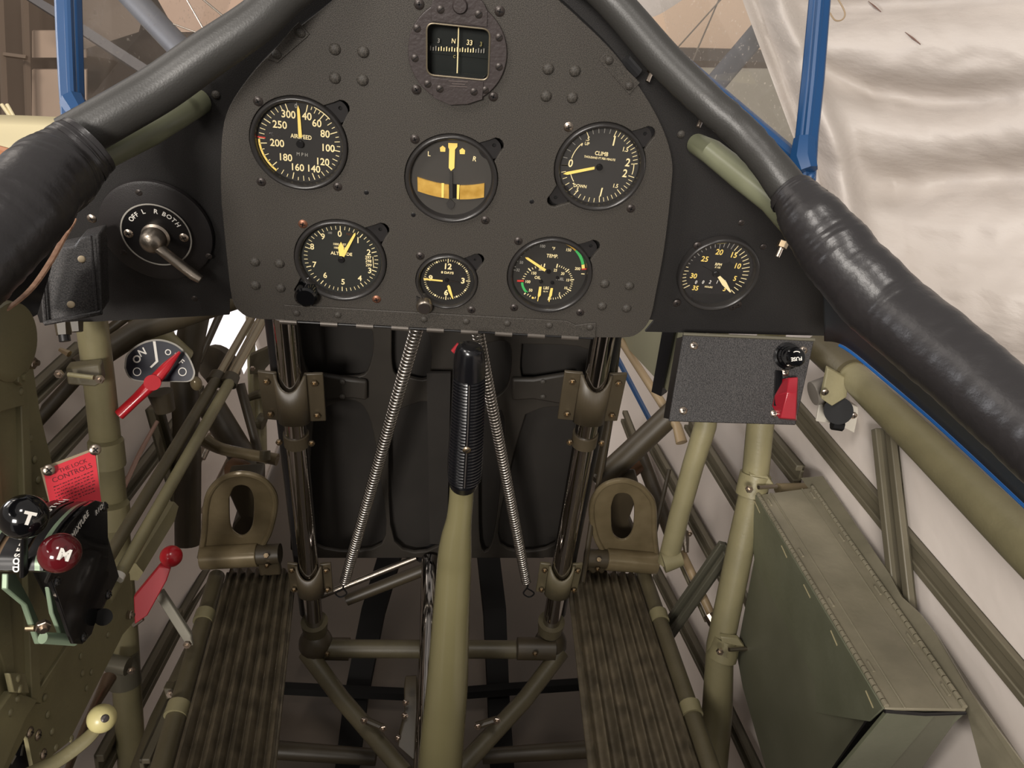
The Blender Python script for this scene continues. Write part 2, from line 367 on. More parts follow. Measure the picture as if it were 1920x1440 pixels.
for m0, m1 in (((1697, 60), (1726, 83)), ((1628, 2), (1652, 22))):
    mk = MB().tube([onsheet(*m0), (onsheet(*m0) + onsheet(*m1)) / 2, onsheet(*m1)], [.0004, .0016, .0006], 8); me_ = mk.mesh('slit_mark', sh.location); me_.materials.append(mat('dark_mark', (110, 84, 74), .8))
    o_ = bpy.data.objects.new('slit_mark', me_); COL.objects.link(o_); o_.parent = sh
sh2 = solo('drape', MB().grid(lambda u, v: at(1150 + 230 * u, -200 + (236 - 60 * (u - .05) ** 2 - (95 * (u - .35) if u > .35 else 0)) * v, 1.9 + .08 * math.sin(v * 5) + .1 * u), 24, 14), DRP, 'small bulging end of white plastic sheet above the right windshield pane', 'sheet', ang=80)
solo('cord', tb([(1560, -20, 1.18, 3), (1583, 20, 1.18, 3), (1580, 36, 1.18, 3), (1566, 38, 1.18, 3), (1556, 24, 1.18, 3)], True, 6), mat('tan_cord', (150, 130, 104), .7), 'thin tan cord loop on the white sheet beside the blue post top', 'cord')
tubes('strut', [(1330, 170, 1.75, 40), (1440, 40, 1.85, 40)], mat('strut_grey', (74, 78, 86), .5), 'grey diagonal interplane strut behind the right windshield pane', 'strut')
tubes('strut', [(215, -40, 1.7, 46), (360, 115, 1.6, 46)], mat('strut_grey', (96, 100, 108), .5), 'grey blue diagonal strut behind the left windshield pane', 'strut')
for i, p in enumerate([[(1270, 90, 1.6, 3), (1360, -10, 1.7, 3)], [(1296, 120, 1.6, 3), (1352, -10, 1.7, 3)]]):
    tubes('bracing_wire', p, STEEL, ['flatter bracing wire crossing behind the right windshield', 'steeper bracing wire crossing behind the right windshield'][i], 'wire', n=6)
for i, p in enumerate([[(325, 45, 1.5, 3), (420, 80, 1.5, 3)], [(345, -10, 1.6, 3), (385, 60, 1.6, 3)], [(370, -10, 1.6, 4), (430, 40, 1.6, 4)]]):
    tubes('bracing_wire', p, STEEL, ['nearly level bracing wire behind the left windshield above the black roll', 'dark thin bracing wire behind the left windshield', 'bright bracing wire nearest the top of the left windshield'][i], 'wire', n=6)

# ================================================================== FUSELAGE SHELL
AXD = V((0, .975, -.22))      # fuselage lengthwise direction
def shell(sign):
    prof = [(.452, -.10), (.47, -.22), (.478, -.40), (.468, -.60), (.44, -.78), (.38, -.92)]
    prof = catmull(prof, 5)
    def fn(u, v):
        k = v * (len(prof) - 1); i = min(int(k), len(prof) - 2); t = k - i
        x = prof[i][0] * (1 - t) + prof[i + 1][0] * t; z = prof[i][1] * (1 - t) + prof[i + 1][1] * t
        y = -.75 + 2.2 * u
        return (sign * (x + .014), y, z - .2 * y + .0)
    mb = MB().grid(fn, 60, 60)
    if sign < 0:      # open access hole ahead of the fuel valve
        def inside(f):
            c = sum((mb.v[i] for i in f), V()) / len(f) - CP; t = c.dot(-b_); px, py = 960 + F * c.dot(r_) / t, 720 - F * c.dot(u_) / t
            return 330 < px < 480 and 540 < py < 692
        mb.f = [f for f in mb.f if not inside(f)]
    return mb
sk1 = solo('fuselage_skin', shell(1), FAB, 'white fabric fuselage side seen inside on the right behind the olive map case', 'fuselage skin', ang=80)
sk2 = solo('fuselage_skin', shell(-1), FAB, 'white fabric fuselage side seen inside on the left behind the throttle quadrant', 'fuselage skin', ang=80)
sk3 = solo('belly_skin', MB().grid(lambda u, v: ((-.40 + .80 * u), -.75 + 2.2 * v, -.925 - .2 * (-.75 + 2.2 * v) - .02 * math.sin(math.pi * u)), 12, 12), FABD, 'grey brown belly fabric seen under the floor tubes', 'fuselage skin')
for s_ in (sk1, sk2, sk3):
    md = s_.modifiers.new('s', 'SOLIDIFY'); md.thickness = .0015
solo('outside_sheet', MB().grid(lambda u, v: at(300 + 200 * u, 520 + 200 * v, 2.3 - .2 * u + .02 * math.sin(u * 9 + v * 5)), 12, 12), mat('bright_white_sheet', (236, 234, 240), .6), 'bright white sheet outside seen through the gap below the magneto switch', 'sheet', ang=80)
# belly stringers
for i, p in enumerate([[(742, 1000, 1.46, 42), (700, 1140, 1.36, 44), (668, 1300, 1.25, 44), (645, 1480, 1.13, 44)], [(912, 1000, 1.46, 40), (928, 1140, 1.36, 42), (935, 1300, 1.25, 40), (945, 1480, 1.13, 44)]]):
    mb = MB()
    for q in range(3):
        a, b = p[q], p[q + 1]
        A = at(a[0] - a[3] / 2, a[1], a[2]); B = at(a[0] + a[3] / 2, a[1], a[2]); C = at(b[0] + b[3] / 2, b[1], b[2]); D = at(b[0] - b[3] / 2, b[1], b[2])
        mb.prism([A, B, C, D], (0, 0, -.02))
    solo('belly_stringer', mb, BLM, ['black lengthwise belly stringer left of the control stick', 'black lengthwise belly stringer right of the control stick'][i], 'stringer')
tubes('belly_former', [(520, 1290, 1.24, 26), (680, 1298, 1.24, 26), (810, 1304, 1.24, 26), (960, 1292, 1.24, 26), (1090, 1283, 1.24, 26)], BLM, 'black curved former crossing the belly below the cross tube', 'former', n=6)

# side stringers (channel section: two ridges and a web)
def stringer(p0, p1, w_, label, group=None, m=STR, X0=None, X1=None, d0=None, d1=None, nm='side_stringer', th=.012):
    A = at(*p0, X=X0) if X0 is not None else at(*p0, d0); B = at(*p1, X=X1) if X1 is not None else at(*p1, d1)
    mid = (A + B) / 2; t = (B - A).normalized(); view = (CP - mid).normalized()
    side = t.cross(V((1, 0, 0)) if abs(t.x) < .8 else view).normalized(); n = side.cross(t).normalized()
    if n.dot(view) < 0: n = -n
    h = w_ / 2 * (mid - CP).length / F
    mb = MB()
    for o_, wd, hh in ((-h * .72, h * .56, th), (h * .72, h * .56, th), (0, h * 2, th * .4)):
        a, b = A + side * (o_ - wd / 2), A + side * (o_ + wd / 2); c, d_ = B + side * (o_ + wd / 2), B + side * (o_ - wd / 2)
        mb.prism([a, b, c, d_], n * hh)
    return solo(nm, mb, m, label, 'stringer', group, bev=.0012)
stringer((1492, 762), (1965, 1325), 42, 'upper long olive stringer running back under the right longeron', X0=.489, X1=.489, th=.008)
stringer((1440, 812), (1506, 892), 38, 'short visible olive stringer entering behind the far end of the map case', X0=.47, X1=.47)
stringer((1296, 790), (1420, 985), 32, 'dark stringer between the switch box and the map case', X0=.462, X1=.46)
stringer((1175, 780), (1262, 1000), 28, 'far dark stringer behind the right rudder pedal', X0=.43, X1=.44)
stringer((1236, 1072), (1372, 1335), 26, 'lower stringer crossing behind the right diagonal brace', X0=.425, X1=.43)
stringer((1372, 1335), (1432, 1460), 30, 'lower stringer emerging below the map case beside the right upright tube', X0=.43, X1=.43)
stringer((1228, 835), (1376, 1100), 27, 'dark stringer passing behind the hanging olive tube below the switch box', X0=.462, X1=.462)
stringer((1664, 800), (1705, 1172), 56, 'olive upright channel beside the far corner of the map case', X0=.480, X1=.478, th=.009, nm='upright_channel')
stringer((1368, 1030), (1245, 1205), 34, 'dark olive diagonal channel brace on the right wall', d0=1.02, d1=1.12, nm='diagonal_brace', m=mat('brace_grey', (84, 82, 70), .4))
stringer((48, 742), (142, 655), 30, 'upper olive stringer on the left wall under the black cover box', X0=-.455, X1=-.455)
stringer((76, 866), (170, 768), 34, 'second olive stringer on the left wall behind the red placard', X0=-.455, X1=-.455)
stringer((225, 925), (372, 735), 30, 'dark stringer behind the red fuel handle', X0=-.462, X1=-.455)
stringer((178, 1440), (330, 1160), 44, 'lower olive stringer beside the left corrugated floorboard', X0=-.41, X1=-.41)
stringer((315, 1190), (420, 1010), 26, 'lower stringer behind the red lever with a ball', X0=-.425, X1=-.425)
stringer((262, 1440), (330, 1290), 34, 'narrow olive rail against the left floorboard', d0=.86, d1=.97)
stringer((280, 760), (330, 940), 44, 'vertical dark former on the left wall below the fuel valve', d0=1.1, d1=1.15, nm='upright_channel', m=OLD)

# ================================================================== TRUSS TUBES
tr = Thing('truss_upright', 'thick olive upright tube on the left wall behind the red placard', 'tube', at(245, 1440, 1))
tr.part('tube', tb([(166, 560, .80, 56), (190, 750, .85, 54), (224, 1100, .95, 52), (238, 1290, .98, 50), (250, 1480, 1.02, 48)], True), OLV)
tr.part('clamp', tb([(198, 826, .862, 62), (203, 872, .872, 62)]), OLV); tr.part('clamp', tb([(210, 945, .892, 60), (214, 985, .90, 60)]), OLV)
cl = tr.part('clamp', tb([(228, 1225, .965, 58), (234, 1282, .975, 58)]), mat('grey_clamp', (108, 104, 90), .35, .3))
tr.part('clamp_ear', tb([(205, 1243, .93, 34), (240, 1250, .93, 34)], n=12), MATS['grey_clamp'], cl)
tr.inst('bolt', BLT, frame(at(246, 1256, .925), (.3, -.8, .4)), cl)
tf = tr.part('tube_fitting', MB().prism([at(122, 690, .80), at(186, 684, .80), at(192, 718, .80), at(178, 726, .80), at(126, 722, .80)], (0, .012, 0)), OLD, bev=.002)
tr.part('clevis_pin', tb([(128, 702, .785, 9), (176, 708, .785, 9)], n=10), OLV, tf)
for q in ((112, 700), (188, 710)): tr.inst('bolt', BLT, frame(at(*q, .785), (0, -1, .2)), tf)
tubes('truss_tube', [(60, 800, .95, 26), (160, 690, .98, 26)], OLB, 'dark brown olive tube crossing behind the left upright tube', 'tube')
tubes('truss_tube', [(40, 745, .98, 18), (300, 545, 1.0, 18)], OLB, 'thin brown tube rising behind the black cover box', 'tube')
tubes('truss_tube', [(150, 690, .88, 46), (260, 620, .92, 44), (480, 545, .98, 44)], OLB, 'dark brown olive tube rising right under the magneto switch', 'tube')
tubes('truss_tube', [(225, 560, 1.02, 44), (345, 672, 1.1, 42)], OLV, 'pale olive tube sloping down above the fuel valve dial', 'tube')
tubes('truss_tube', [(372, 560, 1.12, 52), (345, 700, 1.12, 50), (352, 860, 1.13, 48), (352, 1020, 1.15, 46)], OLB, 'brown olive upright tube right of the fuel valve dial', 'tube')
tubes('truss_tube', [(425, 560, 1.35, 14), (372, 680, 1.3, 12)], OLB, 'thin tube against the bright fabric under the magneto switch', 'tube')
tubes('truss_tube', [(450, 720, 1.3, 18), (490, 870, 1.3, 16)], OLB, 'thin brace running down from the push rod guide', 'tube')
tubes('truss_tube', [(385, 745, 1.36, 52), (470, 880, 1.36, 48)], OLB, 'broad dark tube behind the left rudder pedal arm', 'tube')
for i, p in enumerate([[(420, 770, 1.5, 14), (378, 860, 1.45, 14)], [(452, 830, 1.5, 22), (385, 965, 1.45, 24)], [(395, 815, 1.5, 12), (365, 880, 1.45, 12)]]):
    tubes('control_tube', p, STEEL, ['thin bright control tube left of the left pedal arm', 'thicker bright control tube behind the left pedal', 'second thin bright control tube left of the left pedal arm'][i], 'tube')
tubes('truss_tube', [(468, 570, 1.5, 16), (478, 860, 1.5, 16)], OLV, 'narrow olive upright behind the push rods', 'tube')
fo = Thing('forward_fittings', 'olive bracket cluster left of the left chrome tube', 'bracket', at(490, 800, 1.4))
fo.part('gusset', MB().prism([at(468, 668, 1.38), at(508, 650, 1.38), at(515, 672, 1.38), at(490, 700, 1.38), at(468, 702, 1.38)], (0, .01, 0)), OLD, bev=.001)
fo.part('clip', tb([(462, 748, 1.36, 12), (490, 738, 1.36, 18), (508, 744, 1.36, 14)], True, 10), OLD)
fo.part('strut', tb([(486, 690, 1.4, 22), (490, 870, 1.4, 22)], n=12), OLV)
fo.part('ring', tb([(484, 788, 1.37, 30), (496, 792, 1.37, 30)], n=16), OLD)
fo.inst('bolt', BLT, frame(at(474, 690, 1.36), PN)); fo.inst('bolt', BLT, frame(at(492, 703, 1.36), PN))
solo('bevel_gear', MB().lathe([(0, .012), (.03, .01), (.045, 0), (.04, -.02), (0, -.02)], frame(at(405, 690, 1.45), (-.4, -1, .1)), 20), OLB, 'brown olive disc pair above the push rod guide', 'disc')
# right side tubes
rt = Thing('truss_upright', 'thick olive upright tube on the right wall beside the map case', 'tube', at(1340, 1440, 1))
rt.part('tube', tb([(1450, 600, .90, 52), (1425, 800, .93, 50), (1415, 905, .95, 49), (1392, 1010, .965, 50), (1350, 1210, .985, 50), (1345, 1330, 1.0, 56), (1330, 1480, 1.02, 58)], False), OLV)
for a, b in (((1417, 888, .945, 58), (1408, 928, .95, 58)), ((1364, 1196, .975, 52), (1353, 1232, .98, 56))):
    c = rt.part('clamp', tb([a, b]), OLV)
    ex, ey, dd = b[0] + 22, b[1] - 14, b[2] - .02
    rt.part('clamp_ear', MB().prism([at(ex - 24, ey - 24, dd), at(ex + 10, ey - 20, dd), at(ex + 22, ey - 4, dd), at(ex + 2, ey + 4, dd), at(ex - 12, ey + 18, dd)], (.0, .006, 0)), OLV, c, bev=.001)
    rt.part('clamp_pin', tb([(ex - 8, ey, dd - .01, 8), (ex + 26, ey - 2, dd, 8)], n=10), STEEL, c)
    rt.inst('bolt', BLT, frame(at(ex - 26, ey + 2, dd - .015), (0, -1, .3)), c)
tubes('truss_tube', [(1350, 610, .98, 36), (1322, 800, 1.0, 42), (1300, 870, 1.02, 40), (1275, 960, 1.04, 38), (1252, 1055, 1.07, 38)], OLV, 'olive tube hanging down from behind the switch box', 'tube')
tubes('truss_joint', [(1243, 1055, 1.06, 40), (1278, 1046, 1.06, 30)], OLV, 'short olive sleeve at the foot of the tube below the switch box', 'tube')
tubes('truss_tube', [(1120, 905, 1.12, 44), (1180, 850, 1.13, 44), (1270, 765, 1.12, 44)], OLB, 'dark brown olive tube rising to the switch box from the right pedal', 'tube')
tubes('truss_tube', [(1165, 640, 1.35, 14), (1270, 800, 1.1, 18), (1278, 830, 1.09, 22)], mat('rod_tan', (150, 130, 100), .4), 'tan flat rod sloping down to the lower left corner of the switch box', 'rod')
tubes('truss_tube', [(1205, 612, 1.35, 12), (1240, 670, 1.3, 12)], MATS['rod_tan'], 'short tan rod just below the right panel bottom edge', 'rod')
tubes('truss_tube', [(1195, 855, 1.25, 18), (1260, 780, 1.2, 12)], MATS['rod_tan'], 'thin tan rod crossing behind the dark tube by the switch box', 'rod')
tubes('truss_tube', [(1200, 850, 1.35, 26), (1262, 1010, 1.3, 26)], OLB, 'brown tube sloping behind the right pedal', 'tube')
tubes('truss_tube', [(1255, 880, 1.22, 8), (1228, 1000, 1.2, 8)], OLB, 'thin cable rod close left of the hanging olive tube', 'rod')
tubes('blue_stringer', [(1158, 672, 1.55, 11), (1225, 800, 1.3, 11)], BLU, 'blue painted strip seen through the gap right of the right chrome tube', 'strip', n=6)
sp_ = Thing('side_plate', 'pale olive sheet behind the left side of the switch box', 'sheet', at(1250, 760, 1.0))
sp_.part('sheet', MB().prism([at(1160, 600, 1.4), at(1300, 600, .93), at(1290, 790, .93), at(1262, 745, 1.0), at(1165, 640, 1.38)], (.006, .004, 0)), mat('sheet_pale', (134, 132, 108), .45))
sp_.part('dark_channel', tb([(1262, 600, 1.0, 34), (1236, 735, 1.06, 30)], n=4), BLK)
tubes('rear_frame_tube', [(1148, 600, 1.0, 34), (1138, 760, 1.05, 34), (1118, 880, 1.1, 34)], OLB, 'brown olive upright strip hugging the right chrome tube', 'tube', n=8)
tubes('rear_frame_tube', [(1160, 640, 1.02, 10), (1142, 800, 1.04, 10), (1112, 960, 1.08, 10), (1088, 1120, 1.1, 10)], OLB, 'thin tube running down just right of the right chrome tube', 'tube', n=8)

# ================================================================== SEAT BACK, CHROME TUBES, CROSS TUBES
def yz(px, py, Y): p = at(px, py, Y=Y); return (p.x, p.z)
MY = lambda Y: Matrix(((1, 0, 0, 0), (0, 0, -1, Y), (0, 1, 0, 0), (0, 0, 0, 1)))   # local xy -> XZ, local z -> -Y
st = Thing('front_seat', 'dark olive back of the front seat between the two chrome tubes', 'seat', (0, .1, -.65))
st.part('seat_pan', MB().prism([at(535, 560, Y=.11), at(1130, 560, Y=.11), at(1045, 1030, Y=.11), at(1020, 1046, Y=.11), at(568, 1046, Y=.11), at(545, 1030, Y=.11)], (0, .01, 0)), SEATD)
def smo(pts, k=5): return catmull(pts + [pts[0]], k)[:-1]
Ys = .10
outer = [yz(a, b, Ys) for a, b in [(540, 580), (1125, 580), (1110, 750), (1048, 1040), (560, 1040), (545, 750)]]
holes = [smo([yz(a, b, Ys) for a, b in pl]) for pl in [
    [(562, 600), (690, 604), (690, 690), (640, 702), (580, 695)],
    [(590, 770), (650, 745), (690, 770), (712, 880), (716, 1015), (590, 1015), (582, 900)],
    [(735, 608), (800, 612), (805, 700), (765, 702), (738, 690)], [(730, 770), (830, 765), (836, 1000), (740, 1010)],
    [(905, 640), (955, 640), (950, 720), (905, 740)], [(978, 640), (1100, 650), (1085, 708), (985, 712)],
    [(985, 772), (1030, 758), (1075, 775), (1066, 900), (1040, 1015), (938, 1015), (955, 880)],
    [(898, 780), (945, 780), (925, 1000), (900, 1010)]]]
st.part('back_frame', plate2d(outer, holes, 0, .006, MY(Ys), .0015), SEAT)
for sx, pl in ((-1, [(585, 700), (655, 712), (688, 716), (688, 752), (660, 748), (590, 752)]), (1, [(960, 712), (1000, 712), (1075, 700), (1070, 762), (1000, 750), (960, 752)])):
    a = st.part('arm_bracket', MB().prism([at(x, y, Y=.085) for x, y in pl], (0, .008, 0)), SEAT, bev=.003)
    bx = 642 if sx < 0 else 1018
    for yy in (716, 744): st.inst('bolt', RVS, frame(at(bx, yy, Y=.084), PN), a)
for a in (st.part('crank', tb([(794, 768, 1.0, 12), (830, 752, .98, 10), (850, 748, .98, 10)], True, 8), BLK),): pass
st.part('crank_rod', tb([(806, 620, .95, 6), (806, 700, .98, 6), (794, 765, 1.0, 5)], True, 8), STEEL)
st.part('hinge_lug', tb([(786, 1038, 1.16, 34), (830, 1024, 1.14, 40)], n=12), BLK)
st.part('lap_strap', MB().prism([at(800, 700, Y=.075), at(845, 700, Y=.075), at(838, 1020, Y=.075), at(806, 1020, Y=.075)], (0, .004, 0)), SEATD)
def chrome(side):
    L = side < 0
    P = [(533, 590, .775, 46), (556, 800, .865, 40), (573, 1000, .965, 36), (588, 1130, 1.05, 36), (591, 1182, 1.08, 36)] if L else [(1133, 620, .80, 46), (1104, 800, .88, 40), (1062, 1030, 1.0, 36), (1040, 1120, 1.06, 35), (1031, 1182, 1.10, 34)]
    t = Thing('seat_slide_tube', '%s polished chrome seat tube standing below the instrument panel' % ('left' if L else 'right'), 'chrome tube', at(P[-1][0], P[-1][1], P[-1][2]), 'chrome tubes either side of the front seat')
    top = at(*P[0][:3]); bot = at(*P[-1][:3]); ax = (bot - top); r1 = P[0][3] / 2 * P[0][2] / F
    def on(y): # point on axis at image row y
        lo, hi = 0., 1.
        for _ in range(30):
            m = (lo + hi) / 2; p = top + ax * m - CP
            yy = 720 + F * (p.dot(-u_)) / p.dot(-b_)
            if yy < y: lo = m
            else: hi = m
        return top + ax * lo
    t.part('chrome_tube', MB().tube([top, on(1075)], r1, 32), CHR)
    t.part('inner_tube', MB().tube([on(1075), bot], r1 * .95, 28), CHR)
    t.part('base_collar', MB().tube([on(1165), on(1192)], [r1 * 1.5, r1 * 1.35], 28), OLD)
    t.part('backing_tube', MB().tube([top + V((side * .018, .03, 0)), bot + V((side * .016, .03, 0))], r1 * .8, 16), BLK)
    tn = ax.normalized()
    for (y0, y1, mt) in ((700, 790, OLB), (1058, 1112, OLB if L else OLD)):
        a = on(y0) + V((0, -.001, 0)); b = on(y1); h = (b - a).length
        xh = .030
        c = MB()
        # saddle: half sleeve in front, dished at the top
        n = 14; rr = r1 * 1.14
        ring = []
        for k in range(n + 1):
            an = math.pi * k / n; dx = -math.cos(an) * rr; dy = -math.sin(an) * rr
            sn = math.sin(an); q = a + V((dx, dy, 0))
            ring += [q + tn * (.014 * sn ** 2), q + tn * (h - .007 * sn)]
        c.add(ring, [[2 * k, 2 * k + 2, 2 * k + 3, 2 * k + 1] for k in range(n)])
        cl = t.part('clamp_saddle', c, mt, ang=60); m2 = cl.modifiers.new('s', 'SOLIDIFY'); m2.thickness = .003
        for s2 in (-1, 1):
            w2 = .020 if y0 < 900 else .014
            pl = [a + V((s2 * rr, 0, 0)), a + V((s2 * (rr + w2), .002, 0)), b + V((s2 * (rr + w2), .002, 0)), b + V((s2 * rr, 0, 0))]
            fl = t.part('clamp_flange', MB().prism(pl, (0, .004, 0)), mt, cl, bev=.001)
            for f in (.16, .84):
                t.inst('bolt', BLS if y0 < 900 else BLS, frame(a + (b - a) * f + V((s2 * (rr + w2 * .55), -.0005, 0)), PN), fl)
    if True:
        a = on(812); b = on(832)
        k = t.part('lock_ring', MB().tube([a, b], r1 * 1.16, 24), OLB)
        for s2 in (-1, 1): t.inst('bolt', BLS, frame((a + b) / 2 + V((s2 * r1 * 1.45, -.006, 0)), PN), k)
    return t
chrome(-1); chrome(1)
ct = Thing('cross_tube', 'olive brown cross tube joining the feet of the two chrome tubes', 'tube', at(810, 1218, 1.1))
ct.part('tube', tb([(600, 1216, 1.09, 34), (1010, 1218, 1.12, 34)]), OLD)
for a, b in ((592, 655), (970, 1040)):
    j = ct.part('end_sleeve', tb([(a, 1216, 1.095, 42), (b, 1217, 1.1, 42)]), OLB)
    ct.inst('bolt', BLS, frame(at(614 if a < 700 else 1003, 1224, 1.075), PN), j)
ct.part('foot_casting', MB().ball(at(592, 1206, 1.09), .024, 16, 10, (1, 1, 1.1)), OLB); ct.part('foot_casting', MB().ball(at(1032, 1206, 1.115), .024, 16, 10, (1, 1, 1.1)), OLB)
for i, (p, lb) in enumerate([([(575, 1222, 1.09, 34), (640, 1310, 1.06, 32), (760, 1450, .99, 34)], 'left'), ([(1052, 1222, 1.11, 32), (985, 1310, 1.07, 32), (850, 1455, .99, 36)], 'right')]):
    t = Thing('vee_tube', 'olive diagonal floor tube running from the %s chrome tube foot towards the stick' % lb, 'tube', at(*p[1][:3]))
    t.part('tube', tb(p), OLD); q = (715, 1362) if i == 0 else (915, 1358); q2 = (683, 1349) if i == 0 else (932, 1349)
    b = t.part('lug', tb([(q[0] + (4 if i == 0 else -22), q[1] + 3, 1.0, 14), (q2[0], q2[1], 1.0, 14)], n=10), OLB)
    t.inst('bolt', BLT, frame(at(q[0] + (3 if i == 0 else -20), q[1] + 2, .985), (.2, -1, .3)), b); t.inst('bolt', BLT, frame(at(q2[0], q2[1], .985), (-.2, -1, .3)), b)
tubes('floor_tube', [(500, 1405, 1.12, 34), (705, 1420, 1.12, 30)], OLB, 'brown floor tube low on the left between floorboard and stick', 'tube')
tubes('floor_tube', [(905, 1418, 1.12, 28), (1100, 1405, 1.12, 32)], OLB, 'brown floor tube low on the right between stick and floorboard', 'tube')
tubes('torque_tube', [(806, 1045, 1.12, 30), (803, 1200, 1.05, 32), (795, 1450, .97, 42)], CHR, 'polished torque tube standing just behind the left side of the stick', 'tube')
tubes('flap_rod', [(590, 1122, 1.12, 12), (780, 1046, 1.14, 12)], STEEL, 'bright slanting rod from the left spring foot to the seat hinge', 'rod')
tubes('flap_rod', [(650, 1125, 1.16, 22), (800, 1066, 1.17, 24)], OLB, 'dark slanting bar under the bright rod', 'bar')
bk = Thing('stick_bracket', 'dark bracket with bolts beside the left foot of the stick', 'bracket', at(765, 1440, 1))
bk.part('bracket_arm', MB().prism([at(757, 1292, 1.02), at(782, 1290, 1.02), at(780, 1340, 1.0), at(778, 1430, .98), at(745, 1400, .98), at(758, 1350, 1.0)], (0, .02, 0)), OLB, bev=.002)
for q in ((762, 1315), (760, 1340), (748, 1382)): bk.inst('bolt', BLT, frame(at(*q, .99), (-.5, -1, .2)))

# ================================================================== FLOORBOARDS
def board(side):
    L = side < 0
    # inner/outer front corners then inner/outer rear corners
    if L: fi, fo_, ri, ro = at(556, 1075, 1.09), at(425, 1075, 1.075), at(515, 1470, .78), at(318, 1470, .765)
    else: fi, fo_, ri, ro = at(1062, 1075, 1.115), at(1192, 1075, 1.13), at(1106, 1470, .80), at(1322, 1470, .81)
    ri = fi.lerp(ri, 1.3); ro = fo_.lerp(ro, 1.3)
    t = Thing('floorboard', '%s corrugated olive metal foot board below the %s rudder pedal' % (('left',) * 2 if L else ('right',) * 2), 'floorboard', (ri + ro) / 2)
    nr = 8; K = nr * 10
    def fn(u, v):
        a = fi.lerp(fo_, u); b = ri.lerp(ro, u); p = a.lerp(b, v)
        ph = (u * nr) % 1
        edge = .06 < u < .94
        hgt = .0075 * (.5 - .5 * math.cos(ph * 2 * math.pi)) ** 1.7 if edge else 0
        return p + V((0, .3, .95)) * hgt
    mb = MB().grid(fn, K, 14)
    o = t.part('corrugated_sheet', mb, mat('scuffed_board', (80, 73, 60), .3, .45, rgb2=(112, 102, 84), vscale=40, bump=.08, bscale=250), ang=80)
    m2 = o.modifiers.new('s', 'SOLIDIFY'); m2.thickness = .002
    out = (fo_ - fi).normalized()
    t.part('edge_rail', MB().tube([fo_ + out * .014 + V((0, 0, -.006)), ro + out * .014 + V((0, 0, -.006))], .011, 16), OLD)
    for f in (.2, .55):
        p = (fo_ + out * .02).lerp(ro + out * .02, f)
        t.part('rail_band', MB().tube([p + V((0, .008, -.004)) + out * -.006, p + V((0, -.008, -.004 + .0016)) + out * -.006], .0125, 16), OLV)
    return t
board(-1); board(1)
tubes('lower_longeron', [(440, 1090, 1.2, 30), (395, 1150, 1.12, 30), (300, 1350, .95, 38), (262, 1450, .9, 40)], OLD, 'olive lower tube running back along the left floorboard', 'tube')
tubes('lower_longeron', [(1195, 1080, 1.2, 28), (1225, 1170, 1.14, 32), (1270, 1310, 1.0, 38), (1318, 1460, .9, 42)], OLD, 'olive lower tube running back along the right floorboard', 'tube')
for i, (q, d_) in enumerate((((1222, 1122), 1.1), ((1276, 1300), .98), ((1303, 1398), .92))):
    t = Thing('rail_clip', ['far small olive clip on the right lower tube with a screw', 'middle pointed olive clip on the right lower tube', 'near small bolt clip on the right lower tube'][i], 'clip', at(*q, d_))
    t.part('clip_plate', MB().prism([at(q[0] - 12, q[1] - 6, d_), at(q[0] + 8, q[1] - 12, d_), at(q[0] + 13, q[1] + 4, d_), at(q[0] - 2, q[1] + 10, d_)], (0, .012, -.004)), OLD, bev=.001)
    t.inst('bolt', BLT, frame(at(q[0], q[1], d_ - .008), (0, -1, .6)))
for i, (q, d_) in enumerate((((320, 1300), .93), ((424, 1112), 1.1))):
    t = Thing('rail_clip', ['near olive clip with a bolt on the left lower tube', 'far olive clip beside the left pedal foot'][i], 'clip', at(*q, d_))
    t.part('clip_plate', MB().prism([at(q[0] - 14, q[1] - 10, d_), at(q[0] + 2, q[1] - 8, d_), at(q[0] + 14, q[1] + 6, d_), at(q[0] - 8, q[1] + 12, d_)], (0, .012, -.004)), OLD, bev=.001)
    t.inst('bolt', BLT, frame(at(q[0], q[1], d_ - .008), (0, -1, .6)))

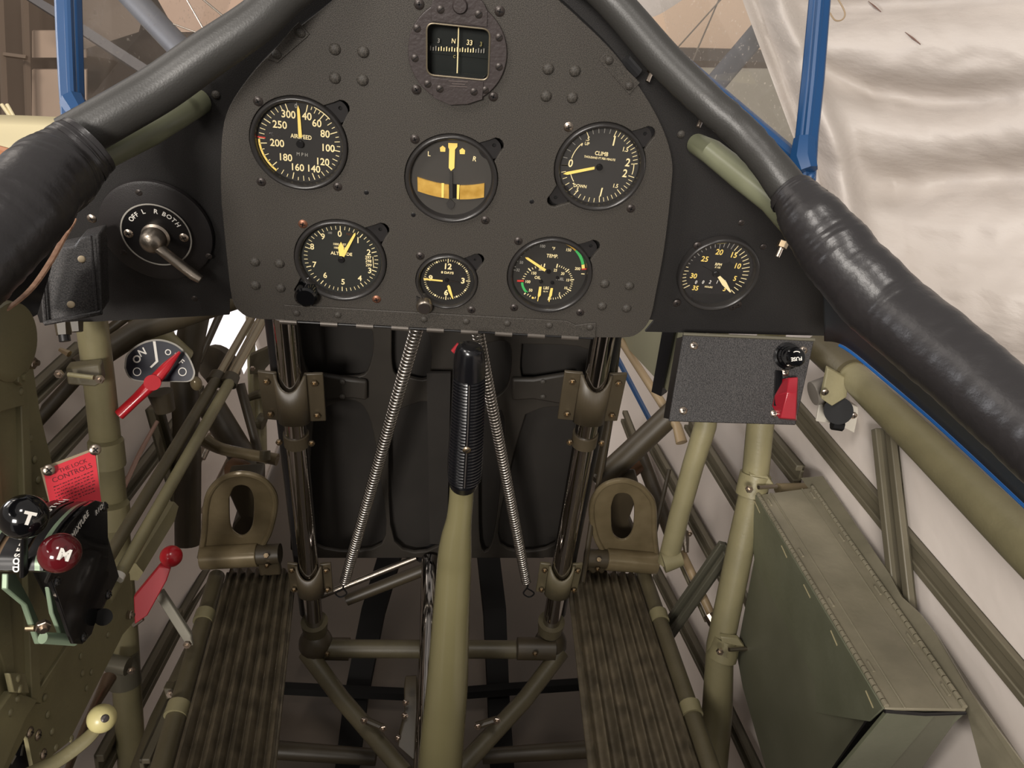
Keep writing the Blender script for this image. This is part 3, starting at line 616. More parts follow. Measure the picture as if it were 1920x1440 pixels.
# ================================================================== RUDDER PEDALS
def pedal(side):
    L = side < 0
    if L: ref = [(377, 1040), (384, 1000), (388, 945), (397, 915), (420, 892), (455, 883), (490, 892), (512, 915), (517, 945), (507, 990), (492, 1020), (486, 1038)]; slot = [(431, 930), (440, 910), (455, 905), (470, 912), (477, 935), (474, 980), (460, 1000), (445, 998), (433, 980)]; Yp = .075; c0, c1 = (379, 1046), (484, 1040)
    else: ref = [(1232, 1048), (1226, 1000), (1224, 945), (1214, 922), (1195, 905), (1165, 896), (1132, 905), (1112, 930), (1108, 960), (1116, 1000), (1128, 1025), (1134, 1040)]; slot = [(1145, 945), (1152, 925), (1165, 920), (1180, 925), (1188, 945), (1186, 985), (1176, 1005), (1160, 1007), (1147, 990)]; Yp = .085; c0, c1 = (1230, 1056), (1136, 1048)
    t = Thing('rudder_pedal', '%s khaki rudder pedal with a long slot above the corrugated board' % ('left' if L else 'right'), 'pedal', at(c0[0], c0[1] + 20, Y=Yp), 'pair of rudder pedals')
    o2 = [yz(a, b, Yp) for a, b in ref]
    o2 = catmull(o2, 5)
    h2 = smo([yz(a, b, Yp) for a, b in slot])
    pl = t.part('foot_plate', plate2d(o2, [h2], 0, .005, MY(Yp), .0015), PED)
    rim = [V((x, Yp - .005, z)) for x, z in o2]
    t.part('rolled_rim', MB().tube(rim, .0042, 10), PED, pl)
    a = at(*c0, Y=Yp - .014); b = at(*c1, Y=Yp - .014)
    t.part('toe_roll', MB().tube([a, b], .0165, 24), PED, bev=.001)
    e = b + (b - a).normalized() * .03
    sp = t.part('spindle', MB().tube([b, e], .014, 16), OLB)
    t.part('spindle_lug', MB().prism([b + V((0, -.01, -.005)), e + V((0, -.01, -.005)), e + V((0, -.01, -.035)), b + V((0, -.01, -.035))], (0, .01, 0)), OLB, sp, bev=.003)
    t.inst('bolt', BLS, frame((b + e) / 2 + V((0, -.013, .012)), (0, -.6, 1)), sp); t.inst('bolt', BLS, frame((b + e) / 2 + V((0, -.016, -.003)), PN), sp)
    q = [(500, 850), (440, 845), (385, 828)] if L else [(1120, 900), (1170, 870), (1195, 860)]
    if L: t.part('pedal_arm', tb([(385, 826, 1.22, 26), (420, 843, 1.22, 22), (500, 858, 1.22, 22), (520, 862, 1.22, 24)], True), PED); t.part('arm_eye', tb([(497, 845, 1.2, 20), (497, 862, 1.2, 20)], n=12), OLD)
    t.part('pedal_hub', tb([(440, 878, 1.24, 44), (462, 888, 1.22, 40)] if L else [(1170, 885, 1.24, 44), (1200, 868, 1.24, 30)], n=12), mat('coppery_brown', (112, 82, 58), .4, .3))
    hb = [(424, 900), (490, 895), (490, 1015), (430, 1015), (436, 985), (448, 970), (430, 930)] if L else [(1138, 905), (1198, 905), (1196, 930), (1180, 975), (1196, 1012), (1140, 1015)]
    t.part('pedal_arm', MB().prism([at(x, y, Y=Yp + .05) for x, y in hb], (0, .03, 0)), OLB, bev=.003)
pedal(-1); pedal(1)

# ================================================================== CONTROL STICK AND SPRINGS
ks = Thing('control_stick', 'olive control stick with a black ribbed grip in the middle of the cockpit', 'control stick', at(820, 1500, .92))
sx = [(867, 880, .80, 46), (865, 930, .815, 46), (861, 972, .826, 48), (856, 1005, .836, 57), (853, 1035, .845, 63), (851, 1070, .855, 65), (846, 1150, .87, 69), (838, 1290, .90, 78), (828, 1400, .925, 82), (820, 1520, .95, 84)]
ks.part('shaft', tb(sx, True, 28), mat('stick_olive', (112, 106, 76), .26, var=.05, coat=.3))
gx = [(882, 648, .70, 34), (881, 654, .702, 50), (880, 675, .71, 60), (879, 720, .725, 62), (877, 780, .745, 64), (873, 850, .775, 66), (871, 885, .79, 64), (870, 900, .797, 56), (870, 906, .80, 40)]
grip = ks.part('grip', tb(gx, True, 32), mat('grip_rubber', (14, 14, 17), .25, coat=.3), ang=60)
gq = catmull(gx, 10)
def gax(py):
    for A_, B_ in zip(gq, gq[1:]):
        if A_[1] <= py <= B_[1]:
            f = (py - A_[1]) / max(1e-6, B_[1] - A_[1]); q = [i + (j - i) * f for i, j in zip(A_, B_)]; return at(*q[:3]), q[3] / 2 * q[2] / F
pA, pB = gax(705)[0], gax(893)[0]
ribm = MB(); gd_ = (pB - pA).normalized(); lat = (V((1, 0, 0)) - gd_ * gd_.x).normalized(); nrm = lat.cross(gd_).normalized()
if nrm.y > 0: nrm = -nrm
for k in range(34):
    p, rr = gax(705 + 188 * k / 33); rr += .0003
    for s2 in (-1, 1):
        ribm.tube([p + nrm * rr * math.cos(an) + lat * s2 * rr * math.sin(an) for an in (.10, .32, .54, .76, .98, 1.15)], .0012, 6)
ks.part('grip_ribs', ribm, MATS['grip_rubber'], grip)
ks.part('seam', MB().tube([gax(y)[0] + nrm * (gax(y)[1] + .0006) for y in (705, 740, 780, 820, 860, 893)], .0007, 6), mat('dull_seam', (90, 86, 84), .3, .5), grip)
ks.inst('grip_screw', screw_mesh('grip_screw', BRS, .0042, .0016, False), frame(gax(822)[0] + nrm * (gax(822)[1] + .0006), nrm), grip)
ks.part('trigger', tb([(862, 646, .72, 12), (850, 660, .722, 12)], n=8), REDD, label='dark red button beside the grip top')
ks.part('grip_collar', tb([(870, 896, .792, 60), (869, 908, .80, 52)], n=24), MATS['grip_rubber'], grip)
def spring(p0, p1, r, n, label, hookdir):
    t = Thing('tension_spring', label, 'spring', at(*p1), 'coil springs below the panel')
    A, B = at(*p0), at(*p1); ax = B - A; L = ax.length; z = ax.normalized(); x = z.cross(V((0, 1, 0))).normalized(); y = z.cross(x)
    pts = []
    for i in range(n * 16 + 1):
        a = 2 * math.pi * i / 16; pts.append(A + z * (L * i / (n * 16)) + x * math.cos(a) * r + y * math.sin(a) * r)
    t.part('coil', MB().tube(pts, L / n * .34, 8), mat('spring_wire', (168, 162, 154), .28, 1), ang=60)
    hk = [B + z * .002 + x * r * .4, B + z * .012, B + z * .025 + x * .007 * hookdir, B + z * .036, B + z * .028 - x * .008 * hookdir, B + z * .015]
    t.part('hook', MB().tube([V(q) for q in catmull([tuple(q) for q in hk], 6)], .0012, 8), BLK)
spring((786, 600, .775), (646, 1092, 1.06), .0058, 100, 'left coil spring slanting down from the panel to the left', 1)
spring((893, 610, .785), (987, 1092, 1.08), .0055, 98, 'right coil spring running down behind the stick grip', -1)

# ================================================================== INSTRUMENT PANEL
Yb = .016
pan = Thing('instrument_panel', 'satin black main instrument panel spanning the whole cockpit under the arch', 'instrument panel', (0, Yb, -.15))
rimL = [(560, -60), (505, 10), (430, 60), (345, 130), (260, 180), (185, 262), (110, 320), (30, 400), (20, 500), (70, 590)]
rimR = [(1575, 630), (1585, 560), (1530, 470), (1495, 400), (1440, 330), (1330, 240), (1262, 160), (1190, 60), (1130, -30)]
out2 = [yz(a, b, Yb) for a, b in [(850, -130)] + rimL + [(75, 605), (180, 603), (430, 590), (430, 560), (1228, 600), (1210, 622), (1560, 630)] + rimR]
hole_tach = [(yz(1347, 516, Yb)[0] + .036 * math.cos(a * math.pi / 18), yz(1347, 516, Yb)[1] + .036 * math.sin(a * math.pi / 18)) for a in range(36)]
pan.part('panel_sheet', plate2d(out2, [], -.003, 0, MY(Yb)), CRK2)
for q in ((405, 178), (1277, 252), (172, 410)):
    pan.inst('screw', SCN if q[0] < 200 else RVS, frame(at(*q, Y=Yb), PN))
for q in ((1390, 418), (365, 560)): pan.inst('screw', SLD, frame(at(*q, Y=Yb), PN))
# arch tube behind the roll
arch = MB().tube([V(p) for p in catmull([tuple(at(a, b, d)) for a, b, d in [(400, 110, .69), (470, 60, .665), (560, 12, .65), (640, -40, .64), (850, -95, .635), (1030, -40, .65), (1100, 10, .665), (1150, 52, .68), (1200, 120, .70), (1240, 175, .72)]])], .017, 20)
pan.part('arch_tube', arch, mat('arch_black', (36, 36, 37), .3, bump=.1, bscale=300))
# gauge carrier panel with cutouts
Yf = -.006
def bumpy(cx, cz, R, bumps, n=120):
    rad = []
    for i in range(n):
        th = 2 * math.pi * i / n; r = R
        for (deg, c, rho) in bumps:
            dl = (th - math.radians(deg) + math.pi) % (2 * math.pi) - math.pi
            if abs(dl) < 1.2 and rho ** 2 - (c * R) ** 2 * math.sin(dl) ** 2 * 1.0 / R ** 2 * R ** 2 > 0 and abs(c * R * math.sin(dl)) < rho * R:
                r = max(r, c * R * math.cos(dl) + math.sqrt((rho * R) ** 2 - (c * R * math.sin(dl)) ** 2))
        rad.append(r)
    sm = [max(rad[i], (rad[i - 1] + rad[(i + 1) % n] + rad[i - 2] + rad[(i + 2) % n]) / 4) for i in range(n)]
    return [(cx + sm[i] * math.cos(2 * math.pi * i / n), cz + sm[i] * math.sin(2 * math.pi * i / n)) for i in range(n)]
G = dict(  # centre px, outer width px, lug angles
    air=(561, 271, 180, [42]), turn=(846.5, 337, 174, [42]), climb=(1125, 315, 172, [42, 222]), alt=(639, 490, 170, [42, 222]),
    clk=(838, 528, 116, [42]), temp=(1031, 517, 160, [42]), tach=(1347, 516, 154, [40]), comp=(858, 98, 184, []))
def gc(k, Y):
    a = G[k]; p = at(a[0], a[1], Y=Y); d = (p - CP).dot(-b_); return p, a[2] / 2 * d / F
cut = []
for k in ('air', 'turn', 'climb', 'alt', 'clk', 'temp', 'comp'):
    p, R = gc(k, Yf); R = R * (.86 if k == 'comp' else 1); c_ = 1.20 if k != 'clk' else 1.25; rh = .17 if k != 'clk' else .22
    cut.append(bumpy(p.x, p.z, R * 1.005, [(g, c_, rh) for g in G[k][3]]))
ol = [(415, 380), (418, 250), (425, 205), (470, 160), (520, 105), (600, 20), (690, -60), (850, -110), (960, -75), (1035, 0), (1085, 38), (1150, 100), (1200, 170), (1240, 225), (1262, 290), (1258, 360), (1245, 470), (1228, 560), (1218, 600), (1205, 622), (1180, 634), (1130, 633), (530, 600), (475, 597), (450, 585), (435, 560), (425, 480)]
gp = Thing('gauge_panel', 'raised black crackle panel carrying the round gauges in the middle', 'instrument panel', (0, Yf, -.165))
ol = catmull([(415, 380), (414, 300), (424, 215), (468, 143), (530, 78), (600, 20), (690, -50), (770, -88), (850, -105), (940, -88), (1035, -10), (1085, 34), (1150, 98), (1200, 165), (1240, 235), (1260, 300), (1258, 360), (1245, 470), (1228, 560)], 5) + catmull([(1226, 572), (1218, 600), (1203, 620), (1180, 632), (1130, 633)], 4) + catmull([(530, 600), (475, 597), (450, 585), (435, 560), (425, 480)], 4)
gsheet = gp.part('panel_sheet', plate2d([yz(a, b, Yf) for a, b in ol], cut, -.004, 0, MY(Yf), .0006), CRK)
gp.part('standoff_frame', plate2d([yz(a, b, Yf) for a, b in ol], [[(x * 1, z) for x, z in [yz(a, b, Yf) for a, b in [(440, 400), (440, 240), (560, 90), (700, -30), (850, -80), (1020, 20), (1150, 130), (1235, 300), (1200, 600), (460, 570)]]]], -.0215, -.0045, MY(Yf)), BLK)
for q in [(628, 92), (681, 97), (628, 146), (680, 150), (1028, 129), (1078, 133), (1024, 180), (1073, 183), (478, 491), (524, 494), (479, 535), (526, 540), (1134, 532), (1180, 536), (1129, 574), (1175, 578), (770, 458)]:
    if q[0] != 770: gp.inst('rivet', RVB, frame(at(*q, Y=Yf), PN))
for q, me in [((786, 8), SCD), ((937, 21), SCD), ((781, 168), SCD), ((925, 181), SCD), ((484, 190), SCD), ((490, 341), SCD), ((633, 350), SCD), ((778, 261), SCD), ((910, 413), SCD), ((1066, 238), SCN), ((1183, 391), SCD), ((568, 420), SCC), ((706, 561), SCC), ((788, 480), SCD), ((884, 581), SCD), ((972, 452), SCD), ((964, 577), SCD), ((1088, 586), SCD)]:
    gp.inst('screw', me, frame(at(*q, Y=Yf), PN, roll=random.uniform(-40, 40)))
for q in ((687, 361), (775, 403), (997, 378)):
    c = at(*q, Y=Yf - .0002); gp.part('hole_eyelet', MB().lathe([(0, .0001), (.0019, .0001), (.0021, 0)], frame(c, PN), 16), BLK)
hg = Thing('panel_hinge', 'riveted black piano hinge along the bottom edge of the gauge panel', 'hinge', at(820, 612, Y=Yf - .003))
hl = hg.part('hinge_leaf', MB().prism([at(a, b, Y=Yf - .0022) for a, b in [(533, 572), (1063, 602), (1080, 610), (1102, 607), (1118, 606), (1117, 634), (533, 600)]], (0, .0022, 0)), CRK, bev=.0006)
for x in (556, 633, 795, 874, 951, 1030, 1106):
    y = 587 + (x - 556) / (1106 - 556) * 27; hg.inst('rivet', RVS, frame(at(x, y - (8 if x == 556 else 0) * 0, Y=Yf - .0022), PN), hl)
for k, x in enumerate((541, 617, 684, 750, 816, 880, 944, 1005, 1068)):
    y = 603 + (x - 541) * .0565
    hg.part('hinge_knuckle', MB().tube([at(x - 16, y - 1, Y=Yf - .001), at(x + 16, y + 1, Y=Yf - .001)], .0028, 12), mat('worn_hinge', (86, 80, 74), .4, .4))
hg.part('hinge_pin', MB().tube([at(535, 602, Y=Yf), at(1112, 634, Y=Yf)], .0014, 8), BLK)
for nm, pl, rv, lb in (('left', [(500, 110), (551, 50), (560, 42), (580, 64), (575, 70), (520, 118)], [(519, 102), (564, 62)], 'small black hinge plate at the upper left edge of the gauge panel'), ('right', [(1123, 112), (1140, 95), (1200, 155), (1180, 178)], [(1142, 113), (1180, 161)], 'small black hinge plate at the upper right edge of the gauge panel')):
    t = Thing('corner_hinge', lb, 'hinge', at(*pl[0], Y=Yf)); a = t.part('hinge_leaf', MB().prism([at(x, y, Y=Yf - .0012) for x, y in pl], (0, .0012, 0)), CRK, bev=.0003)
    for q in rv: t.inst('rivet', RVS, frame(at(*q, Y=Yf - .0012), PN), a)
    kk = [(493, 62), (520, 40)] if nm == 'left' else [(1172, 112), (1195, 138)]
    t.part('hinge_knuckle', MB().tube([at(*kk[0], Y=Yf + .004), at(*kk[1], Y=Yf + .004)], .005, 10), mat('arch_black', (36, 36, 37), .3))

# ------------------------------------------------------------------ gauges
class Gauge:
    """local frame: x right, y up, z towards the pilot; zoom coordinates map straight onto the dial"""
    def __init__(s, key, name, label, cat, zc, zR, Y=Yf, tilt=2.2, lug=True, bezel=True, recess=.004, face=MATTE):
        p, R = gc(key, Y); s.R = R; s.zc = zc; s.zR = zR; s.ti = math.radians(tilt); s.zf = -recess
        s.M = MY(Y) @ Matrix.Identity(4); s.M = Matrix.Translation((p.x, 0, p.z)) @ s.M
        s.t = Thing(name, label, cat, (p.x, Y, p.z - R)); s.ink = {}
        if bezel:
            s.t.part('bezel', MB().lathe([(R * .86, -recess - .001), (R * .885, .0005), (R * .90, .0022), (R * .935, .0034), (R * .975, .003), (R * .992, .001), (R * .992, -.006)], s.M, 72), mat('bezel_black', (44, 42, 41), .3), ang=60)
            s.t.part('dial_face', MB().lathe([(1e-8, -recess), (R * .88, -recess)], s.M, 48), face)
        if lug:
            for g in G[key][3]:
                a = math.radians(g); c = (R * 1.17 * math.cos(a), R * 1.17 * math.sin(a)); rr = R * (.16 if key != 'clk' else .21)
                f = s.t.part('mounting_lug', plate2d([(c[0] * .9 + rr * 1.5 * math.cos(x / 12 * math.pi), c[1] * .9 + rr * 1.5 * math.sin(x / 12 * math.pi)) for x in range(24)], [[(c[0] + R * .042 * math.cos(x / 8 * math.pi), c[1] + R * .042 * math.sin(x / 8 * math.pi)) for x in range(16)]], -.0056, -.0038, s.M), mat('lug_black', (38, 36, 36), .4))
                s.t.part('lug_hole', MB().lathe([(1e-8, 0), (R * .05, 0)], s.M @ Matrix.Translation((c[0], c[1], -.0057)), 16), mat('deep_black', (6, 6, 6), .8), f)
    def p(s, zx, zy):
        x = (zx - s.zc[0]) / s.zR * s.R; y = -(zy - s.zc[1]) / s.zR * s.R
        c, si = math.cos(s.ti), math.sin(s.ti); return (x * c - y * si, x * si + y * c)
    def mb(s, m, nm='dial_markings'):
        k = (m.name, nm)
        if k not in s.ink: s.ink[k] = (MB(), m, nm)
        return s.ink[k][0]
    def tx(s, st, zx, zy, h, m=YEL, rot=0, sx=.9, bold=.016, nm='dial_lettering'):
        x, y = s.p(zx, zy); text(s.mb(m, nm), st, x, y, h / s.zR * s.R * 1.32, s.M, rot - math.degrees(s.ti) * 0, s.zf + .0003, bold, sx)
    def poly(s, pts, m, z=.0003, th=.0002, nm='dial_markings', zoom=True):
        P = [s.p(*q) if zoom else q for q in pts]
        s.mb(m, nm).prism([s.M @ V((x, y, s.zf + z)) for x, y in P], s.M.to_3x3() @ V((0, 0, th)))
    def tick(s, ang, r0, r1, w_, m=YEL, c=(0, 0), nm='dial_markings', z=.0003):
        a = math.radians(ang); d = V((math.sin(a), math.cos(a))); n = V((d.y, -d.x)) * w_ * s.R / 2; c = V(c)
        P = [c + d * r0 * s.R - n, c + d * r0 * s.R + n, c + d * r1 * s.R + n, c + d * r1 * s.R - n]
        s.poly([(q.x, q.y) for q in P], m, zoom=False, nm=nm, z=z)
    def arc(s, a0, a1, r0, r1, m, c=(0, 0)):
        n = max(2, int(abs(a1 - a0) / 4))
        for i in range(n):
            A = math.radians(a0 + (a1 - a0) * i / n); B = math.radians(a0 + (a1 - a0) * (i + 1) / n)
            s.poly([(c[0] + s.R * r * math.sin(t), c[1] + s.R * r * math.cos(t)) for r, t in ((r0, A), (r1, A), (r1, B), (r0, B))], m, zoom=False)
    def part(s, name, pts, m, z=.0012, th=.0004):
        mb = MB(); mb.prism([s.M @ V((*s.p(*q), s.zf + z)) for q in pts], s.M.to_3x3() @ V((0, 0, th))); return s.t.part(name, mb, m)
    def hub(s, zx, zy, r, z=.0012, m=BLK, name='hub'):
        x, y = s.p(zx, zy); return s.t.part(name, MB().lathe([(1e-8, z + .0014), (r * s.R * .8, z + .0014), (r * s.R, z + .0006), (r * s.R, 0)], s.M @ Matrix.Translation((x, y, s.zf)), 24), m)
    def done(s, glass=True, gz=.0012):
        for mb, m, nm in s.ink.values(): s.t.part(nm, mb, m, ang=10)
        if glass: s.t.part('glass', MB().lathe([(1e-8, gz), (s.R * .89, gz)], s.M, 48), GLS)
def ipol(tab, v):
    for (a, b), (c, d) in zip(tab, tab[1:]):
        if a <= v <= c: return b + (d - b) * (v - a) / (c - a)
# airspeed
g = Gauge('air', 'airspeed_indicator', 'upper left round gauge lettered AIRSPEED with a vertical yellow needle', 'gauge', (772, 578), 438)
tab = [(40, 15), (60, 40), (80, 70), (100, 99), (120, 130), (140, 162), (160, 195), (180, 229), (200, 266), (250, 304), (300, 344)]
v = 40
while v <= 300:
    a = ipol(tab, v); major = v % 20 == 0 and v <= 200 or v in (250, 300); mid = v % 10 == 0
    g.tick(a, .68 if major else (.72 if mid else .76), .83, .018 if major else .013); v += 5 if v < 200 else 10
g.tick(0, .76, .84, .01, GRY); g.tx('0', 776, 245, 40, GRY)
for st_, x, y in (('300', 700, 322), ('40', 862, 335), ('60', 943, 395), ('80', 1008, 490), ('100', 1020, 622), ('120', 958, 755), ('140', 868, 825), ('160', 720, 815), ('180', 622, 722), ('200', 566, 588), ('250', 612, 418)): g.tx(st_, x, y, 72, rot=3)
g.tx('AIRSPEED', 790, 522, 42, YEL, 3, .8); g.tx('M P H', 780, 688, 34, GRY, 3)
g.arc(220, 272, .81, .85, YEO); g.arc(24, 50, .83, .87, YEL); g.tick(275, .70, .86, .03, REDM)
g.part('needle', [(768, 520), (800, 522), (808, 270), (797, 232), (785, 268)], YEO); g.hub(775, 585, .08); g.done()
# turn and bank
g = Gauge('turn', 'turn_indicator', 'middle round gauge with an L and R, yellow turn needle and curved bubble tube', 'gauge', (868, 735), 605, face=mat('grey_dial', (62, 59, 55), .6))
g.tx('L', 580, 420, 68, YEL); g.tx('R', 1163, 470, 68, YEL, 8)
for cx_, cy_, sg in ((755, 345, -1), (1005, 370, 1)):
    g.poly([(cx_ - 30, cy_ + 38 * 1), (cx_ - 36, cy_ - 12), (cx_, cy_ - 42), (cx_ + 36, cy_ - 12), (cx_ + 32, cy_ + 38)], YEO)
def bow(x): return 735 + (x - 425) * .075 + 66 * (1 - ((x - 862) / 437) ** 2) - 8
for x0, x1, nm in ((425, 835, 'a'), (978, 1300, 'b')):
    n = 10; up = [(x0 + (x1 - x0) * i / n, bow(x0 + (x1 - x0) * i / n)) for i in range(n + 1)]
    g.poly(up + [(x, y + 192) for x, y in up[::-1]], GLD, .0002, .0015, 'inclinometer_tube')
g.poly([(838, 812), (976, 820), (980, 1010), (836, 1000)], BLK, .0002, .0012, 'inclinometer_ball')
for x, y in ((756, 898), (958, 914)): g.poly([(x - 18, y - 102), (x + 16, y - 100), (x + 10, y + 102), (x - 20, y + 100)], YEO, .002)
g.poly([(855, 1020), (800, 1085), (820, 1150), (855, 1170), (895, 1150), (915, 1085)], mat('grey_drop', (52, 50, 48), .5), .0003, .001, 'marker')
g.part('needle', [(826, 262), (942, 264), (942, 305), (912, 345), (905, 590), (862, 630), (832, 590), (838, 345), (826, 315)], YEO)
g.poly([(846, 640), (880, 640), (884, 1010), (840, 1010)], mat('grey_drop', (52, 50, 48), .5), .0018, .0004, 'needle_arm')
g.done()
# climb
g = Gauge('climb', 'climb_indicator', 'upper right round gauge lettered CLIMB with a needle pointing left', 'gauge', (858, 778), 590, face=mat('grey_dial2', (54, 52, 50), .6))
up = [(0, 268), (5, 332), (10, 377), (15, 410), (20, 442)]; dn = [(0, 268), (5, 214), (10, 171), (15, 136), (20, 104)]
for T_ in (up, dn):
    for i in range(21):
        M5 = i % 5 == 0; g.tick(ipol(T_, i), .70 if M5 else .74, .84, .016 if M5 else .012, YEL if M5 else GRY if T_ is up and i < 10 else YEL)
for st_, x, y, h in (('0', 480, 752, 108), ('2', 1222, 722, 112), ('2', 1205, 868, 112), ('1.5', 1165, 548, 62), ('1.5', 1103, 1040, 56), ('.5', 668, 425, 58), ('.5', 600, 1110, 54), ('UP', 664, 487, 44), ('DOWN', 636, 1055, 46), ('CLIMB', 866, 612, 56)): g.tx(st_, x, y, h, YEL, 3, .85)
g.tx('THOUSAND FT PER MINUTE', 850, 672, 30, YEL, 3, .82)
for a, b in (((1012, 375), (1000, 500)), ((932, 1070), (918, 1190))):
    g.poly([(a[0] - 9, a[1]), (a[0] + 9, a[1]), (b[0] + 9, b[1]), (b[0] - 9, b[1])], YEL)
def arcp(c, r, a0, a1, w_): 
    n = 8
    for i in range(n):
        A, B = [math.radians(a0 + (a1 - a0) * k / n) for k in (i, i + 1)]
        g.poly([(c[0] + (r + q) * math.sin(t), c[1] - (r + q) * math.cos(t)) for q, t in ((-w_, A), (w_, A), (w_, B), (-w_, B))], YEL)
arcp((868, 770), 392, 283, 318, 5); arcp((868, 770), 392, 236, 252, 5); arcp((868, 790), 440, 82, 101, 5)
g.poly([(585, 500), (612, 484), (602, 520)], YEL); g.poly([(530, 1020), (555, 1036), (552, 1005)], YEL)
g.part('needle', [(395, 887), (440, 858), (792, 778), (795, 812), (450, 896)], YEO); g.hub(858, 785, .07); g.done()
# altimeter
g = Gauge('alt', 'altimeter', 'lower left round gauge with digits 0 to 9 and two yellow hands', 'gauge', (885, 690), 615, face=mat('green_black_dial', (36, 37, 34), .6))
for i in range(50):
    g.tick(i * 7.2 + 1, .70 if i % 5 == 0 else .73, .81, .018 if i % 5 == 0 else .012, YEL)
for st_, x, y in (('0', 896, 310), ('1', 1130, 400), ('2', 1262, 580), ('3', 1258, 860), ('4', 1115, 985), ('5', 880, 1045), ('6', 644, 945), ('7', 515, 780), ('8', 514, 508), ('9', 672, 355)): g.tx(st_, x, y, 92, YEL, 2)
g.tx('ALTITUDE', 895, 605, 50, YEL, 2, .95); g.tx('1000 FEET', 880, 465, 34, YEL, 2); g.tx('10000 FEET', 890, 520, 32, YEL, 2); g.tx('100', 768, 296, 32, GRY); g.tx('FEET', 1020, 312, 32, CPR, 8)
for st_, y in (('297', 655), ('298', 710), ('299', 772)): g.tx(st_, 1250, y, 46, YEL, 4)
g.poly([(1310, 640), (1318, 640), (1318, 810), (1310, 810)], YEL)
g.part('long_hand', [(885, 620), (1085, 290), (1108, 275), (1106, 310), (930, 640)], YEO, .0016)
g.part('short_hand', [(866, 630), (860, 500), (905, 418), (938, 500), (925, 600), (905, 632)], YEO, .0009)
g.hub(885, 690, .07)
x, y = g.p(385, 1175); g.t.part('adjusting_knob', MB().lathe([(1e-8, .012), (.0085, .012), (.0105, .0105), (.0108, -.004)], g.M @ Matrix.Translation((x, y, 0)), 24), GLOSS)
g.done()
# clock
g = Gauge('clk', 'clock', 'small round clock lettered 8 DAYS at the bottom centre of the gauge panel', 'clock', (468, 458), 280, face=mat('black_dial', (30, 28, 26), .6))
for i in range(60):
    if i % 15 == 0: g.tick(i * 6 + 1, .62, .76, .03, YEL)
    elif i % 5 == 0:
        a = math.radians(i * 6 + 1); g.mb(YEL).lathe([(1e-8, .0005), (.035 * g.R, .0005), (.035 * g.R, .0002)], g.M @ Matrix.Translation((.71 * g.R * math.sin(a), .71 * g.R * math.cos(a), g.zf)), 12)
    else: g.tick(i * 6 + 1, .68, .745, .016, YEL)
for st_, x, y in (('12', 474, 325), ('3', 613, 470), ('6', 460, 598), ('9', 320, 447)): g.tx(st_, x, y, 60, YEL, 2, .95, .03)
g.tx('8 DAYS', 472, 387, 24, YEL, 2, 1.1, .03)
g.part('minute_hand', [(258, 440), (430, 458), (428, 472), (258, 456)], YEO, .0014); g.part('hour_hand', [(470, 520), (485, 508), (498, 525), (528, 655), (515, 650), (480, 570)], YEO, .001)
g.part('second_hand', [(470, 455), (575, 475), (575, 482), (470, 467)], DSC, .001); g.hub(467, 458, .06)
x, y = g.p(262, 690); k = g.t.part('winding_knob', MB().lathe([(1e-8, .010), (.0062, .010), (.0072, .009), (.0078, .0075), (.0078, .002)], g.M @ Matrix.Translation((x, y, 0)), 28), STEEL); g.t.part('knob_cap', MB().lathe([(1e-8, .0108), (.0054, .0108), (.0058, .0098)], g.M @ Matrix.Translation((x, y, 0)), 24), DSC, k)
g.t.part('knob_stem_arm', plate2d([g.p(*q) for q in [(190, 610), (240, 640), (330, 700), (300, 730), (210, 735), (190, 690)]], [], -.002, .002, g.M), mat('bezel_black', (44, 42, 41), .3))
g.done()
# engine gauge
g = Gauge('temp', 'engine_gauge', 'three-in-one round gauge lettered TEMP with green arcs at the lower right of the gauge panel', 'gauge', (640, 700), 720, face=mat('black_dial2', (44, 42, 39), .6))
c0 = g.p(620, 650); r580 = 1 / 720
def tk(zx, zy, c, dr, w_, m, nm='dial_markings'):
    x, y = g.p(zx, zy); vv = V((x - c[0], y - c[1])); a = math.degrees(math.atan2(vv.x, vv.y)); rr = vv.length / g.R; g.tick(a, rr - dr / 2, rr + dr / 2, w_, m, c, nm)
for q in [(38, 637), (40, 573), (70, 465), (125, 372), (185, 290), (262, 225), (350, 160), (455, 115), (555, 92), (668, 85), (762, 92)]: tk(*q, c0, .06, .015, GRY)
def arcz(c, r, a0, a1, w_, m): g.arc(a0, a1, (r - w_) / 720, (r + w_) / 720, m, c)
arcz(c0, 588, 24, 44, 22, mat('ochre_arc', (190, 150, 60), .5)); arcz(c0, 588, 44.5, 74, 24, GREEN); arcz(c0, 588, 74.5, 82, 26, YEO); tk(1222, 597, c0, .12, .035, REDM); tk(1210, 690, c0, .08, .02, YEL)
c1 = g.p(505, 845)
for q, mj in [((540, 540), 1), ((490, 545), 0), ((392, 580), 0), ((345, 603), 0), ((295, 625), 1), ((268, 672), 0), ((237, 712), 0), ((215, 757), 0), ((200, 802), 0), ((255, 1085), 1), ((298, 1115), 0), ((338, 1143), 0), ((430, 1175), 0)]: tk(*q, c1, .09 if mj else .055, .026 if mj else .015, YEL)
tk(155, 845, c1, .16, .045, REDM); arcz(c1, 322, 222, 262, 20, GREEN); g.poly([(372, 1155), (408, 1165), (402, 1200), (368, 1190)], YEO)
c2 = g.p(715, 865)
for i in range(26):
    a = 5 + (187 - 5) * i / 25; g.tick(a, .40 if i % 5 == 0 else .425, .50 if i % 5 == 0 else .475, .026 if i % 5 == 0 else .014, YEL, c2)
